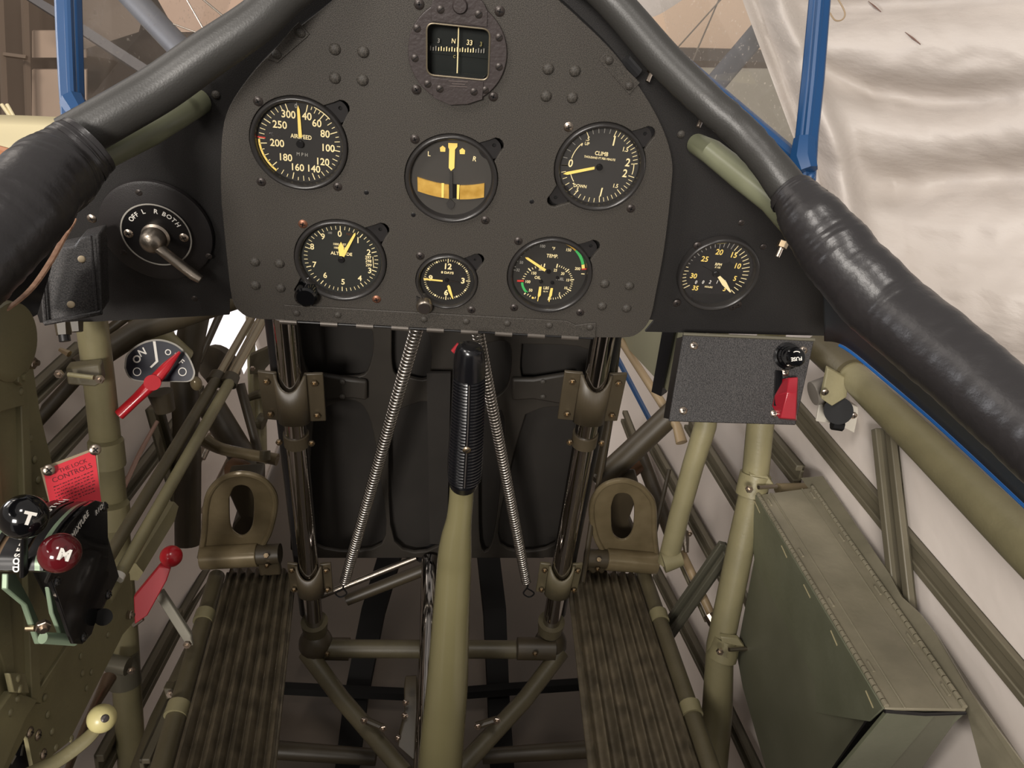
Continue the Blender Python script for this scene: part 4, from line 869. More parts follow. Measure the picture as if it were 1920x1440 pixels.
for st_, x, y, h, m in (('100', 480, 185, 56, GRY), ('°F', 668, 225, 56, YEL), ('TEMP.', 662, 365, 68, YEL), ('150', 920, 245, 56, YEL), ('200', 1110, 595, 56, YEL), ('50', 150, 495, 54, GRY), ('32', 100, 640, 54, GRY), ('OIL', 442, 780, 60, YEL), ('FUEL', 830, 800, 56, GRY), ('LBS', 605, 980, 58, YEL), ('SQ. IN', 600, 1048, 26, YEL), ('200', 490, 620, 50, YEL), ('150', 370, 695, 56, YEL), ('100', 278, 862, 56, YEL), ('50', 340, 1030, 58, YEL), ('25', 735, 632, 54, YEL), ('20', 865, 695, 54, YEL), ('15', 960, 820, 54, YEL), ('10', 940, 975, 54, YEL), ('5', 845, 1090, 54, YEL)): g.tx(st_, x, y, h, m, 2, .85)
g.part('temperature_needle', [(204, 378), (250, 380), (572, 598), (548, 640), (225, 410)], YEO, .0018); g.part('oil_needle', [(480, 942), (522, 942), (518, 1110), (490, 1150), (480, 1230), (468, 1230), (474, 1150), (468, 1110)], YEO, .0013); g.part('fuel_needle', [(680, 965), (720, 968), (712, 1115), (690, 1155), (680, 1240), (666, 1240), (672, 1155), (664, 1110)], YEO, .0013)
g.hub(620, 650, .05); g.hub(505, 845, .04); g.hub(700, 865, .04); g.hub(778, 765, .035); g.done()
# tachometer on the side panel
g = Gauge('tach', 'tachometer', 'round gauge lettered RPM on the right side panel above the switch box', 'gauge', (882, 697), 465, Y=Yb - .0080, tilt=4, lug=False, face=mat('black_dial3', (32, 31, 32), .5))
tt = [(3, 130), (5, 114), (10, 76), (15, 35), (20, 355), (25, 312), (30, 271), (35, 235)]
cc = g.p(850, 690)
for v in range(3, 36):
    for (a, b), (c, d) in zip(tt, tt[1:]):
        if a <= v <= c:
            bb, dd = b, d
            if bb < 90 and dd > 180: bb += 360
            an = bb + (dd - bb) * (v - a) / (c - a)
            g.tick(an, .70 if v % 5 else .66, .85, .016, YEL if v < 17 or v > 28 else GRY, cc)
            break
for st_, x, y, h in (('20', 855, 430, 72), ('15', 1025, 468, 72), ('10', 1095, 608, 70), ('5', 1100, 770, 66), ('3', 1005, 905, 66), ('30', 612, 730, 68), ('25', 705, 515, 70), ('35', 660, 890, 64), ('RPM', 873, 585, 36), ('X 100', 870, 622, 22), ('HOURS', 812, 876, 24)): g.tx(st_, x, y, h, YEO if h > 50 else YEL, 4)
for i, ch in enumerate('00215'): g.tx(ch, 655 + i * 82, 812, 46, WHT, 8, .8)
g.poly([(805, 300), (915, 292), (912, 318), (808, 328)], mat('dull_yellow', (140, 130, 80), .6))
g.part('needle', [(888, 740), (915, 722), (1000, 800), (1085, 935), (1070, 942), (960, 840)], YEL, .0014); g.part('needle_tail', [(855, 690), (870, 705), (700, 600), (690, 590)], BLK, .0012); g.hub(862, 700, .08)
for q in ((577, 322), (460, 1060), (1130, 1120), (1185, 1090), (1320, 345)):
    x, y = g.p(*q); g.t.inst('screw', SCD if q[0] != 1320 else SLD, g.M @ Matrix.Translation((x, y, .0002)))
g.done()
# compass
g = Gauge('comp', 'compass', 'magnetic compass with a square window showing N and 33 at the top centre', 'compass', (947, 590), 558, bezel=False, lug=False, tilt=3.6)
def rounded(pts, r, n=6):
    o = []
    for i in range(len(pts)):
        a, b, c = V(pts[i - 1]), V(pts[i]), V(pts[(i + 1) % len(pts)]); p0 = b + (a - b).normalized() * r; p1 = b + (c - b).normalized() * r
        for k in range(n + 1):
            t = k / n; o.append(tuple(p0 * (1 - t) ** 2 + b * 2 * t * (1 - t) + p1 * t * t))
    return o
win = rounded([(612, 268), (1312, 328), (1296, 880), (590, 822)], 88)
R = g.R
flange = g.t.part('flange', plate2d([(R * math.cos(a * math.pi / 36), R * math.sin(a * math.pi / 36)) for a in range(72)], [[g.p(*q) for q in win]], 0, .004, g.M, .0006), mat('compass_black', (58, 51, 50), .45, bump=.3, bscale=300))
g.t.part('top_plate', plate2d([g.p(*q) for q in [(665, 100), (700, 15), (900, -60), (1150, -30), (1240, 60), (1282, 140), (1278, 300), (668, 250)]], [], .004, .0055, g.M, .0003), MATS['compass_black'], flange)
g.t.part('bottom_plate', plate2d([g.p(*q) for q in [(640, 850), (700, 858), (1240, 890), (1228, 1090), (1050, 1150), (850, 1160), (655, 1075)]], [], .004, .0052, g.M, .0003), MATS['compass_black'], flange)
wr = [V((*q, .0042)) for q in [g.p(*q) for q in win]]
g.t.part('window_rim', MB().tube([g.M @ q for q in wr + [wr[0]]], .0007, 8, False), mat('worn_edge', (120, 110, 92), .4, .6), flange)
g.zf = -.008
g.t.part('compass_bowl', plate2d([(R * .8 * math.cos(a * math.pi / 36), R * .8 * math.sin(a * math.pi / 36)) for a in range(72)], [], -.013, -.012, g.M), mat('deep_green_black', (24, 28, 26), .4))
xw, yw = g.p(640, 620); 
g.t.part('compass_card', plate2d([g.p(*q) for q in [(600, 530), (1320, 590), (1315, 700), (600, 640)]], [], -.0115, -.0105, g.M), mat('deep_green_black', (24, 28, 26), .4))
for st_, x, y, h, m in (('3', 733, 498, 50, GRY), ('N', 903, 500, 54, YEL), ('33', 1085, 515, 60, YEL), ('3', 1215, 530, 52, MATS['dull_yellow']), ('C', 908, 668, 34, MATS['dull_yellow'])): g.tx(st_, x, y, h, m, 4)
for i in range(21):
    x = 640 + 30.5 * i; y = 572 + (x - 640) * .035; h = 20 if i % 2 else 32
    g.poly([(x - 6, y - h + 12), (x + 6, y - h + 12), (x + 3, y + 30), (x - 9, y + 30)], YEL if 2 < i < 17 else GRY)
g.t.part('lubber_line', MB().tube([g.M @ V((*g.p(963, 335), -.003)), g.M @ V((*g.p(938, 830), -.003))], .0005, 6), YEL)
x, y = g.p(980, 85); g.t.part('fill_plug', MB().lathe([(1e-8, .0085), (R * .125, .0085), (R * .15, .007), (R * .15, .004)], g.M @ Matrix.Translation((x, y, 0)), 28), MATS['compass_black'])
for q in ((770, 130), (1185, 172), (505, 330), (1415, 412), (465, 645), (1420, 728), (597, 928), (1262, 990), (735, 975), (1130, 1005)):
    x, y = g.p(*q); g.t.inst('screw', SLD, g.M @ Matrix.Translation((x, y, .0055 if q in ((770, 130), (1185, 172), (735, 975), (1130, 1005)) else .004)), flange)
for dy, w_ in ((882, 220), (912, 150), (940, 200)): g.poly([(950 - w_ / 2, dy), (950 + w_ / 2, dy + 8), (950 + w_ / 2, dy + 12), (950 - w_ / 2, dy + 4)], mat('engraving', (112, 100, 96), .5), z=.0133, nm='engraved_lines')
g.done(gz=-.001)
# ------------------------------------------------------------------ magneto switch
p = at(295, 433, Y=Yb - .003); dd = (p - CP).dot(-b_); k1 = dd / F / 5.143
Mg = Matrix.Translation((p.x, 0, p.z)) @ MY(Yb - .003)
ms = Thing('magneto_switch', 'black rotary switch marked OFF L R BOTH with a bare metal lever', 'switch', (p.x, Yb - .003, p.z - .05))
def mp(zx, zy, z=0):
    x = (zx - 745) * k1; y = -(zy - 530) * k1; c, s = math.cos(.055), math.sin(.055); return (x * c - y * s, x * s + y * c, z)
Rm = 525 * k1
ms.part('housing', MB().lathe([(1e-8, .004), (Rm * .93, .004), (Rm * .985, .003), (Rm, 0)], Mg, 64), mat('housing_black', (34, 31, 31), .45, bump=.5, bscale=1200))
c = mp(752, 545); Mc = Mg @ Matrix.Translation((c[0], c[1], 0))
dp = ms.part('dial_plate', MB().lathe([(1e-8, .006), (325 * k1, .006), (325 * k1, .004)], Mc, 56), mat('plate_black', (20, 19, 20), .3))
ms.part('dial_ring', MB().lathe([(312 * k1, .006), (314 * k1, .0064), (324 * k1, .0064), (327 * k1, .006)], Mc, 56), GRY, dp)
lm = MB()
for ch, ang in (('O', -51), ('F', -42), ('F', -34), ('L', -17), ('R', 9), ('B', 26), ('O', 37), ('T', 48), ('H', 60)):
    a = math.radians(ang); r = 252 * k1; text(lm, ch, r * math.sin(a), r * math.cos(a), 62 * k1, Mc, ang + 3, .0062, .02)
ms.part('lettering', lm, WHT, dp)
for q in ((497, 527), (1003, 568)): ms.inst('screw', SCN, Mg @ Matrix.Translation(mp(*q, .006)), dp)
for q in ((690, 120), (385, 740), (1190, 780)): ms.inst('screw', SLD, Mg @ Matrix.Translation(mp(*q, .004)))
lv = MB(); h0 = mp(742, 555); 
lv.lathe([(1e-8, .024), (70 * k1, .0235), (105 * k1, .020), (118 * k1, .014), (122 * k1, .006)], Mg @ Matrix.Translation((h0[0], h0[1], 0)), 32)
ms.part('lever_boss', lv, STEEL, ang=60)
pa = [mp(*q) for q in ((740, 560), (850, 650), (980, 770), (1090, 860), (1150, 905))]
pts = [Mg @ V((a[0], a[1], z)) for a, z in zip(pa, (.016, .020, .023, .026, .027))]
ms.part('lever', MB().tube(pts, [62 * k1, 58 * k1, 56 * k1, 56 * k1, 44 * k1], 20, flat=.8), STEEL, bev=.0006)
ms.part('lever_bushing', MB().lathe([(100 * k1, .006), (128 * k1, .006), (132 * k1, .009), (110 * k1, .0105)], Mg @ Matrix.Translation((mp(752, 545)[0], mp(752, 545)[1], 0)), 32), STEEL)
# ------------------------------------------------------------------ black cover box at the left
cb = Thing('cover_box', 'black crackle cover box with two pale screws left of the magneto switch', 'box', at(130, 605, .66))
def bx(px, py, d): return at(px, py, d)
A = [(76, 478), (118, 466), (140, 462), (148, 448), (186, 438), (191, 587), (85, 608)]
body = cb.part('cover_plate', MB().prism([bx(x, y, .665) for x, y in A], (0, .02, 0)), CRK3, bev=.0015)
for a, b in (((170, 442), (182, 588)), ((183, 440), (190, 588))): cb.part('side_flange', MB().tube([bx(*a, .66), bx(*b, .66)], .0012, 8), CRK3, body)
cb.part('lip', MB().tube([bx(84, 606, .66), bx(190, 586, .66)], .0022, 8), CRK3, body); cb.part('lip', MB().tube([bx(76, 480, .66), bx(85, 606, .66)], .0018, 8), CRK3, body)
for q in ((153, 486), (133, 571), (92, 490)): cb.inst('screw', rivet_mesh('pale_rivet', mat('pale_paint', (196, 178, 148), .5), .0031, .0012), frame(at(*q, .6635), ray(*q) * -1), body)
nt = Thing('light_fitting', 'dark round nut fitting under the black cover box', 'fitting', at(125, 635, .74))
nt.part('nut', tb([(118, 605, .74, 30), (120, 628, .74, 26)], n=6), OLB); nt.part('nut', tb([(142, 604, .745, 26), (144, 622, .745, 22)], n=6), OLB); nt.part('stem', tb([(120, 628, .74, 20), (122, 640, .74, 20)], n=12), BLK); nt.part('wing_nut', tb([(112, 655, .8, 8), (130, 664, .8, 14)], n=6), BRS)
# leather lace
tubes('leather_lace', [(-20, 600, .50, 11), (20, 575, .51, 12), (60, 540, .53, 13), (95, 490, .56, 13), (120, 445, .58, 12), (136, 420, .6, 9), (142, 410, .605, 4)], LACE, 'frayed tan leather lace hanging below the left leather roll', 'lace', sm=True, n=8, flat=.5)

# ================================================================== RIM ROLLS, SLEEVES, PALE TUBES
tubes('rim_roll', [(132, 262, .545, 86), (215, 215, .55, 84), (300, 165, .555, 84), (385, 105, .555, 82), (480, 40, .555, 78), (560, -30, .555, 74), (700, -110, .56, 70), (850, -140, .565, 70), (1000, -110, .57, 66), (1095, -45, .575, 62), (1160, 15, .58, 64), (1245, 112, .58, 66), (1325, 190, .575, 64), (1390, 248, .575, 64), (1440, 305, .57, 66), (1494, 376, .57, 74)], RUB, 'smooth black roll arching over the top of the instrument panel', 'padded rim', sm=True, n=28, wob=lambda i, a: .07 * noise.noise((i * 1.3, a * .6, 1)) * min(1, (i - 66) / 8) if i > 66 else 0)
def wr(seed, amp, f):
    return lambda i, a: amp * (noise.noise((i * f * .35, math.cos(a) * .7, math.sin(a) * .7 + seed)) + .45 * noise.noise((i * f * 1.9, math.cos(a) * .9, math.sin(a) * .9 + seed)) + .09 * noise.noise((i * .8, math.cos(a + .04 * i) * 1.3, seed + math.sin(a) * 1.3)))
def leather(name, px, label, seam, seed):
    t = Thing(name, label, 'leather roll', at(*px[len(px) // 2][:3]))
    q = catmull(px, 16)
    t.part('leather_cover', MB().tube([at(a, b, d) for a, b, d, w_ in q], [w_ / 2 * d / F for a, b, d, w_ in q], 56, wob=wr(seed, .05, .26)), LTH, ang=80)
    for a, b in seam: t.part('stitched_seam', MB().tube([at(*a[:3]), at(*b[:3])], [a[3] / 2 * a[2] / F, b[3] / 2 * b[2] / F], 36, False), LTH, ang=80)
leather('leather_roll', [(168, 270, .535, 114), (142, 291, .53, 128), (110, 318, .52, 146), (72, 354, .50, 154), (18, 410, .48, 168), (-60, 478, .46, 192), (-160, 550, .44, 215), (-700, 860, .27, 350)], 'fat black leather padding roll at the left edge of the cockpit', [((168, 270, .535, 117), (162, 275, .534, 119)), ((151, 284, .531, 125), (145, 289, .53, 128))], 2)
leather('leather_roll', [(1481, 360, .565, 82), (1497, 379, .56, 92), (1521, 410, .552, 114), (1558, 458, .545, 130), (1600, 510, .535, 136), (1670, 580, .52, 140), (1760, 655, .49, 146), (1860, 740, .46, 152), (1960, 830, .43, 160), (2080, 930, .40, 170), (2600, 1330, .27, 260)], 'long black wrinkled leather padding roll along the right cockpit edge', [((1482, 361, .565, 86), (1487, 367, .564, 89)), ((1501, 384, .56, 99), (1506, 391, .559, 104))], 5)
tubes('frame_tube', [(190, 292, .585, 54), (280, 245, .60, 55), (335, 212, .615, 52), (375, 190, .64, 46)], PALE, 'pale green tube passing through the panel below the left black roll', 'tube', n=24)
tubes('frame_tube', [(1306, 270, .67, 38), (1334, 285, .645, 46), (1390, 330, .635, 50), (1448, 376, .62, 50), (1500, 436, .61, 50)], PALE, 'pale green tube passing through the panel below the right black roll', 'tube', n=24)
for i, (q, dr, d_, lb) in enumerate([((360, 150), (.3, -1, .35), .60, 'brass bolt sticking out under the left black roll, lower of two'), ((472, 72), (.3, -1, .35), .62, 'brass bolt sticking out under the left black roll, upper of two'), ((1222, 134), (-.4, -1, .35), .63, 'brass bolt sticking out under the right black roll, topmost'), ((1318, 218), (-.4, -1, .35), .60, 'steel bolt sticking out under the middle of the right black roll'), ((1466, 462), (-.4, -1, .35), .62, 'brass bolt tip beside the right leather roll')]):
    c = at(*q, d_); n = V(dr).normalized(); dwn = V((.35 if q[0] < 800 else -.35, -.5, -.8)).normalized()
    t = Thing('rim_bolt', lb, 'bolt', c); t.part('nut', MB().tube([c - dwn * .004, c + dwn * .001], .0042, 6), BRS if i != 3 else NIC); t.part('shank', MB().tube([c, c + dwn * .009], .0018, 10), NIC)
# flap below the right roll
U = catmull([(1530, 470, .60), (1580, 560, .60), (1640, 630, .58), (1760, 740, .545), (1920, 885, .49), (2060, 1000, .45)], 6); Lw = catmull([(1545, 640, .72), (1585, 650, .70), (1660, 710, .67), (1770, 805, .61), (1920, 945, .53), (2060, 1080, .47)], 6)
fl = Thing('side_flap', 'charcoal vinyl flap between the right leather roll and the olive longeron', 'flap', at(1760, 760, .57))
fo2 = fl.part('flap_sheet', MB().grid(lambda u, v: at(*[a + (b - a) * v for a, b in zip(U[min(int(u * (len(U) - 1)), len(U) - 1)], Lw[min(int(u * (len(U) - 1)), len(U) - 1)])]) + V((0, 0, .006 * math.sin(v * 3.1))), len(U) - 1, 6), FLP, ang=80)
fo2.modifiers.new('s', 'SOLIDIFY').thickness = .002
fl.part('blue_edge', MB().tube([at(a - 2, b + 2, c + .004) for a, b, c in Lw[5:]], .0014, 10), mat('bright_blue_edge', (30, 92, 160), .4))
flL = Thing('side_flap', 'black vinyl flap under the left leather roll above the lace', 'flap', at(30, 540, .55))
flL.part('flap_sheet', MB().prism([at(-60, 480, .52), at(60, 430, .58), at(118, 430, .62), at(78, 480, .63), (at(70, 590, .64)), at(-60, 660, .52)], (-.004, .004, 0)), BLK)

# ================================================================== WINDSHIELD
def wshield(side):
    L = side < 0
    t = Thing('windshield', '%s blue framed windshield side with a clear pane' % ('left' if L else 'right'), 'windshield', at(135, 215, .62) if L else at(1512, 330, .62))
    if L: post = [(126, -60, .62, 40), (130, 60, .62, 39), (134, 160, .62, 37), (139, 250, .62, 34)]; pb, pt, ft, fb = at(146, 212, .625), at(140, -90, .625), at(520, -260, .88), at(400, 90, .84)
    else: post = [(1543, -60, .61, 34), (1537, 0, .61, 34), (1524, 150, .62, 36), (1513, 255, .62, 36), (1508, 340, .62, 36)]; pb, pt, ft, fb = at(1505, 300, .625), at(1530, -90, .615), at(1180, -260, .86), at(1260, 90, .82)
    fr = t.part('frame_post', tb([(a, b, d, w_ * 1.25) for a, b, d, w_ in post], n=8, flat=.8), BLU, bev=.001); t.part('post_rib', tb([(a - 2 * side * 0, b, d - .007, w_ * .4) for a, b, d, w_ in post], n=8), BLU, fr)
    t.part('pane', MB().prism([pb, pt, ft, fb], (-side * .0015, .001, 0)), PANE)
    t.part('bottom_rail', MB().tube([pb + V((0, 0, -.004)), fb + V((0, 0, -.004))], .007, 10), BLU, fr)
    t.part('foot', tb([(136, 190, .615, 46), (150, 214, .61, 40)] if L else [(1508, 262, .615, 40), (1505, 300, .612, 50), (1512, 322, .61, 44)], n=8), BLU, fr)
    t.inst('screw', rivet_mesh('blue_rivet', BLU, .003, .002), frame(at(*((150, 235) if L else (1521, 332)), .6), PN), fr)
wshield(-1); wshield(1)

# ================================================================== LEFT CONTROLS
Xq = -.30
def xp(px, py, X=Xq): return at(px, py, X=X)
tp = Thing('quadrant_support', 'large riveted olive sheet panel on the left wall carrying the throttle quadrant', 'panel', xp(60, 1440))
ol = [(-60, 585), (20, 598), (50, 630), (62, 690), (75, 775), (100, 880), (140, 1010), (215, 1062), (243, 1075), (252, 1165), (230, 1190), (187, 1275), (129, 1391), (79, 1432), (64, 1445), (50, 1375), (5, 1460), (-60, 1560)]
tp.part('panel_sheet', plate2d([(xp(a, b).y, xp(a, b).z) for a, b in ol], [], -.003, 0, Matrix(((0, 0, 1, Xq), (1, 0, 0, 0), (0, 1, 0, 0), (0, 0, 0, 1)))), OLV)
def xbar(name, pl, X, th, m=OLV, par=None): return tp.part(name, MB().prism([at(a, b, X=X) for a, b in pl], (-th, 0, 0)), m, par, bev=.0008)
xbar('stiffener', [(38, 700), (52, 696), (78, 1320), (60, 1312)], Xq + .004, .006); xbar('stiffener', [(-5, 780), (-60, 700), (-40, 1100), (25, 1300), (30, 1280)], Xq + .002, .003)
xbar('diagonal_stiffener', [(128, 1210), (138, 1205), (72, 1315), (62, 1312)], Xq + .003, .004); xbar('lower_channel', [(25, 1295), (72, 1312), (50, 1345), (-10, 1480), (-60, 1500), (-60, 1420)], Xq + .006, .008)
xbar('splice_plate', [(18, 1262), (48, 1262), (56, 1300), (26, 1298)], Xq + .009, .004); xbar('corner_plate', [(-40, 715), (36, 672), (44, 700), (46, 760), (-60, 790)], Xq + .006, .005)
tp.part('round_boss', MB().lathe([(1e-8, .010), (.022, .010), (.027, .007), (.028, 0)], frame(at(5, 640, X=Xq + .002), (1, -.1, 0)), 36), OLV)
tp.part('top_cap', tb([(-40, 600, .55, 70), (10, 612, .56, 62), (36, 640, .57, 40)], True), OLV)
for q, me in [((56, 680), BLT), ((31, 706), BLO), ((40, 734), RVO), ((48, 780), RVO), ((57, 822), RVO), ((65, 862), RVO), ((72, 900), RVO), ((80, 940), RVO), ((240, 1153), BLT), ((203, 1190), RVO), ((152, 1230), RVO), ((155, 1262), RVO), ((163, 1290), RVO), ((67, 1233), RVO), ((75, 1270), RVO), ((84, 1308), RVO), ((34, 1272), RVO), ((38, 1291), RVO), ((33, 1310), RVO), ((20, 1336), RVO), ((90, 1340), RVO), ((98, 1372), RVO), ((105, 1402), RVO), ((72, 1378), SCN), ((82, 1414), SCN), ((57, 1373), SCN), ((172, 1260), RVO), ((134, 1385), RVO), ((-3, 900), RVO), ((18, 1200), RVO)]:
    tp.inst('rivet' if me is RVO else 'bolt', me, frame(at(*q, X=Xq + (.009 if q in ((34, 1272), (38, 1291)) else .006 if q[0] < 60 and q[1] < 760 or q in ((33, 1310), (20, 1336)) else .0005)), (1, 0, 0)))
dpl = Thing('data_plate', 'small black label plate with faded marks in the bottom left corner', 'label plate', at(40, 1440, X=Xq - .01))
dpl.part('plate', MB().prism([at(a, b, X=Xq - .008) for a, b in [(48, 1375), (66, 1440), (-5, 1500), (-20, 1470)]], (-.002, 0, 0)), NAVY)
dpl.part('marks', MB().prism([at(a, b, X=Xq - .0075) for a, b in [(43, 1396), (46, 1396), (42, 1417), (39, 1417)]], (-.0005, 0, 0)).prism([at(a, b, X=Xq - .0075) for a, b in [(26, 1412), (31, 1418), (22, 1434), (19, 1424)]], (-.0005, 0, 0)), GRY)
# quadrant
tq = Thing('throttle_quadrant', 'black throttle and mixture quadrant lettered MIXTURE with two ball levers at the left', 'throttle quadrant', at(140, 1210, X=-.25))
X1 = -.240
face = [(196, 942), (202, 955), (203, 1010), (205, 1100), (198, 1130), (185, 1150), (172, 1190), (155, 1208), (140, 1207), (132, 1190), (112, 1130), (98, 1090), (92, 1058), (96, 1040), (112, 1010), (132, 980), (160, 950), (180, 938)]
fpl = tq.part('side_plate', MB().prism([at(a, b, X=X1) for a, b in face], (-.003, 0, 0)), GLOSS, bev=.0006)
edge = [(92, 1070), (94, 1045), (110, 1010), (132, 978), (160, 950), (185, 938)]
E3 = [at(a, b, X=X1) for a, b in edge]; E3 = [V(q) for q in catmull([tuple(q) for q in E3], 5)]
cen = at(175, 1080, X=X1)
for x0, x1, m, dr in ((.0035, .0055, BLK, 0), (.0055, .009, GRN, -.001), (.009, .0145, BLK, -.001), (.0145, .0165, mat('worn_brown', (104, 84, 64), .5), -.003), (.0165, .020, BLK, -.001), (.020, .030, BLK, -.0005), (.030, .034, mat('worn_brown', (104, 84, 64), .5), -.003), (.034, .037, BLK, -.001), (.037, .040, GRN, -.001)):
    mb = MB(); pr = []
    for q in E3:
        dv = (q - cen).normalized() * dr; pr.append((q + dv + V((-x0, 0, 0)), q + dv + V((-x1, 0, 0))))
    vs_ = []; 
    for a, b in pr: vs_ += [a, b, a.lerp(cen, .3) + V((0, 0, 0)), b.lerp(cen, .3)]
    for i in range(len(pr)):
        vs_[4 * i + 2].x = pr[i][0].x; vs_[4 * i + 3].x = pr[i][1].x
    fs = []
    for i in range(len(pr) - 1):
        a = 4 * i; b = a + 4; fs += [[a, a + 1, b + 1, b], [a, b, b + 2, a + 2], [a + 1, a + 3, b + 3, b + 1], [a + 2, b + 2, b + 3, a + 3]]
    fs += [[0, 2, 3, 1], [len(vs_) - 4, len(vs_) - 3, len(vs_) - 1, len(vs_) - 2]]
    mb.add(vs_, fs); tq.part('sector_strip', mb, m, ang=50)
# lettering on the side plate and the strip
def seton(mb, s, pts_px, X, size, dx=0, rotfix=0, nrm_=(1, 0, 0)):
    P = [at(a, b, X=X) + V((dx, 0, 0)) for a, b in pts_px]
    for i, ch in enumerate(s):
        f = i / max(1, len(s) - 1); p = P[0].lerp(P[-1], f); t = (P[-1] - P[0]).normalized(); z = V(nrm_).normalized(); y = z.cross(t)
        M = Matrix((t, y.normalized(), z)).transposed().to_4x4(); M.translation = p; text(mb, ch, 0, 0, size, M, 0, .0004 if X == X1 else .0035, .02)
lt = MB(); seton(lt, 'MIXTURE', [(137, 1003), (163, 964)], X1, .0062); seton(lt, 'RICH', [(180, 961), (192, 948)], X1, .0052)
tq.part('lettering', lt, WHT, fpl)
lt = MB()
def arct(st_, t0, t1, xo, size):
    for i, ch in enumerate(st_):
        f = (t0 + (t1 - t0) * i / (len(st_) - 1)) * (len(E3) - 1); k = min(int(f), len(E3) - 2); p = E3[k].lerp(E3[k + 1], f - k); t = (E3[k + 1] - E3[k]).normalized()
        z = (t.cross(V((1, 0, 0)))).normalized(); z = z if z.dot(p - cen) > 0 else -z; y = z.cross(t)
        M = Matrix((t, y, z)).transposed().to_4x4(); M.translation = p + V((-xo, 0, 0)) + z * .0012; text(lt, ch, 0, 0, size, M, 0, 0, .03)
arct('CLOSED', .03, .33, .0185, .0052); arct('THROTTLE', .56, .92, .0185, .0048)
tq.part('lettering', lt, WHT)
for q in ((196, 950), (107, 1091), (157, 1195), (203, 1115)): tq.inst('screw', screw_mesh('black_screw', GLOSS, .0036, .002), frame(at(*q, X=X1), (1, 0, 0)), fpl)
tq.part('friction_knob', MB().tube([at(194, 1157, X=X1 - .004), at(194, 1157, X=X1 + .004)], .006, 20), BLM)
tq.part('bracket', MB().prism([at(a, b, X=-.272) for a, b in [(15, 1075), (30, 1075), (60, 1130), (72, 1160), (92, 1200), (75, 1208), (62, 1170), (50, 1135), (14, 1105)]], (-.004, 0, 0)), GRN, bev=.0008)
tq.part('bracket', MB().prism([at(a, b, X=-.25) for a, b in [(92, 1100), (106, 1120), (136, 1195), (120, 1200), (100, 1150)]], (-.003, 0, 0)), GRN, bev=.0006)
tq.part('lower_post', tb([(80, 1196, .5, 22), (140, 1200, .525, 22)], n=14), GRN); tq.inst('bolt', BLT, frame(at(80, 1172, .485), (.6, -1, .2))); tq.part('copper_pin', tb([(50, 1178, .52, 12), (66, 1178, .52, 12)], n=10), BRS)
tq.part('core', MB().prism([at(a, b, X=-.272) for a, b in [(60, 1070), (70, 1020), (130, 985), (160, 1080), (110, 1170), (90, 1130)]], (.025, 0, 0)), BLK)
def ballever(name, c, d_, r, m, foot, fd, ch, wl, lab):
    C_ = at(*c, d_); k = tq.part(name, tb([(foot[0], foot[1], fd, wl), (c[0] - (c[0] - foot[0]) * .1, c[1] + (foot[1] - c[1]) * .1, d_, wl * .7)], n=10, flat=.5), BLK)
    kb = tq.part('ball_knob', MB().ball(C_, r, 36, 20, (1, 1, .92), frame((0, 0, 0), C_ - CP)), m, k, label=lab, ang=80)
    q = {'T': (59, 976), 'M': (126, 1044)}[ch]; tgt = at(*q, d_); n = (at(*q, d_ - r * 1.2) - C_).normalized()
    mbt = MB(); M = frame(C_ + n * (r * 1.0), n, (.5, .3, .8) if ch == 'T' else (.5, .3, .8), 0); text(mbt, ch, 0, 0, r * .74, M, 0, 0, .05); tq.part('knob_letter', mbt, WHT, k)
ballever('throttle_lever', (45, 969), .455, .0133, GLOSS, (45, 1075), .475, 'T', 26, 'black ball knob lettered T')
ballever('mixture_lever', (112, 1037), .450, .0116, MAR, (92, 1085), .47, 'M', 22, 'maroon ball knob lettered M')
# placard
pc = Thing('placard', 'bright red placard with fine black writing above the throttle quadrant', 'placard', at(140, 940, .60))
c4 = [at(80, 881, .555), at(178, 843, .575), None, at(98, 965, .560)]
n_ = (c4[1] - c4[0]).cross(c4[3] - c4[0]).normalized(); r3 = ray(191, 950); c4[2] = CP + r3 * ((c4[0] - CP).dot(n_) / r3.dot(n_))
if n_.dot(CP - c4[0]) < 0: n_ = -n_
pl_ = pc.part('backing_plate', MB().prism([c4[0].lerp(c4[2], -.04), c4[1].lerp(c4[3], -.04), c4[2], c4[3]], -n_ * .0015), mat('pale_backing', (150, 136, 112), .5))
pc.part('red_face', MB().prism([c4[0].lerp(c4[2], .01), c4[1].lerp(c4[3], .01), c4[2], c4[3]], n_ * .0006), PLAC)
tx_ = (c4[1] - c4[0]).normalized(); ty_ = n_.cross(tx_); Mp = Matrix((tx_, ty_, n_)).transposed().to_4x4(); Mp.translation = c4[0] + n_ * .0007; Wp = (c4[1] - c4[0]).length
Hp = abs((c4[3] - c4[0]).dot(ty_)); shx = (c4[3] - c4[0]).dot(tx_) / Hp
mbt = MB(); text(mbt, 'THE LOCK', Wp * .54 + shx * .005, -.0052, .0042, Mp, 0, 0, 0, .95); text(mbt, 'CONTROLS', Wp * .5 + shx * .01, -.0100, .0052, Mp, 0, 0, 0, 1.0)
for r_i in range(7):
    y = -(.0145 + r_i * (Hp - .0165) / 7); x = Wp * .12 + shx * -y; x1 = Wp * .9 + shx * -y
    while x < x1 - .002:
        wd = random.uniform(.0007, .0020)
        mbt.box(Mp @ Matrix.Translation((x + wd / 2, y + random.uniform(-.0002, .0002), 0)), wd, random.uniform(.0005, .0009), .0002)
        x += wd + random.uniform(.0004, .0012)
pc.part('writing', mbt, mat('worn_black_ink', (96, 26, 34), .6))
pc.inst('screw', SCN, frame(c4[0] + V((.004, 0, 0)) + n_ * .001, n_)); pc.inst('screw', SCN, frame(c4[1] + n_ * .001, n_))
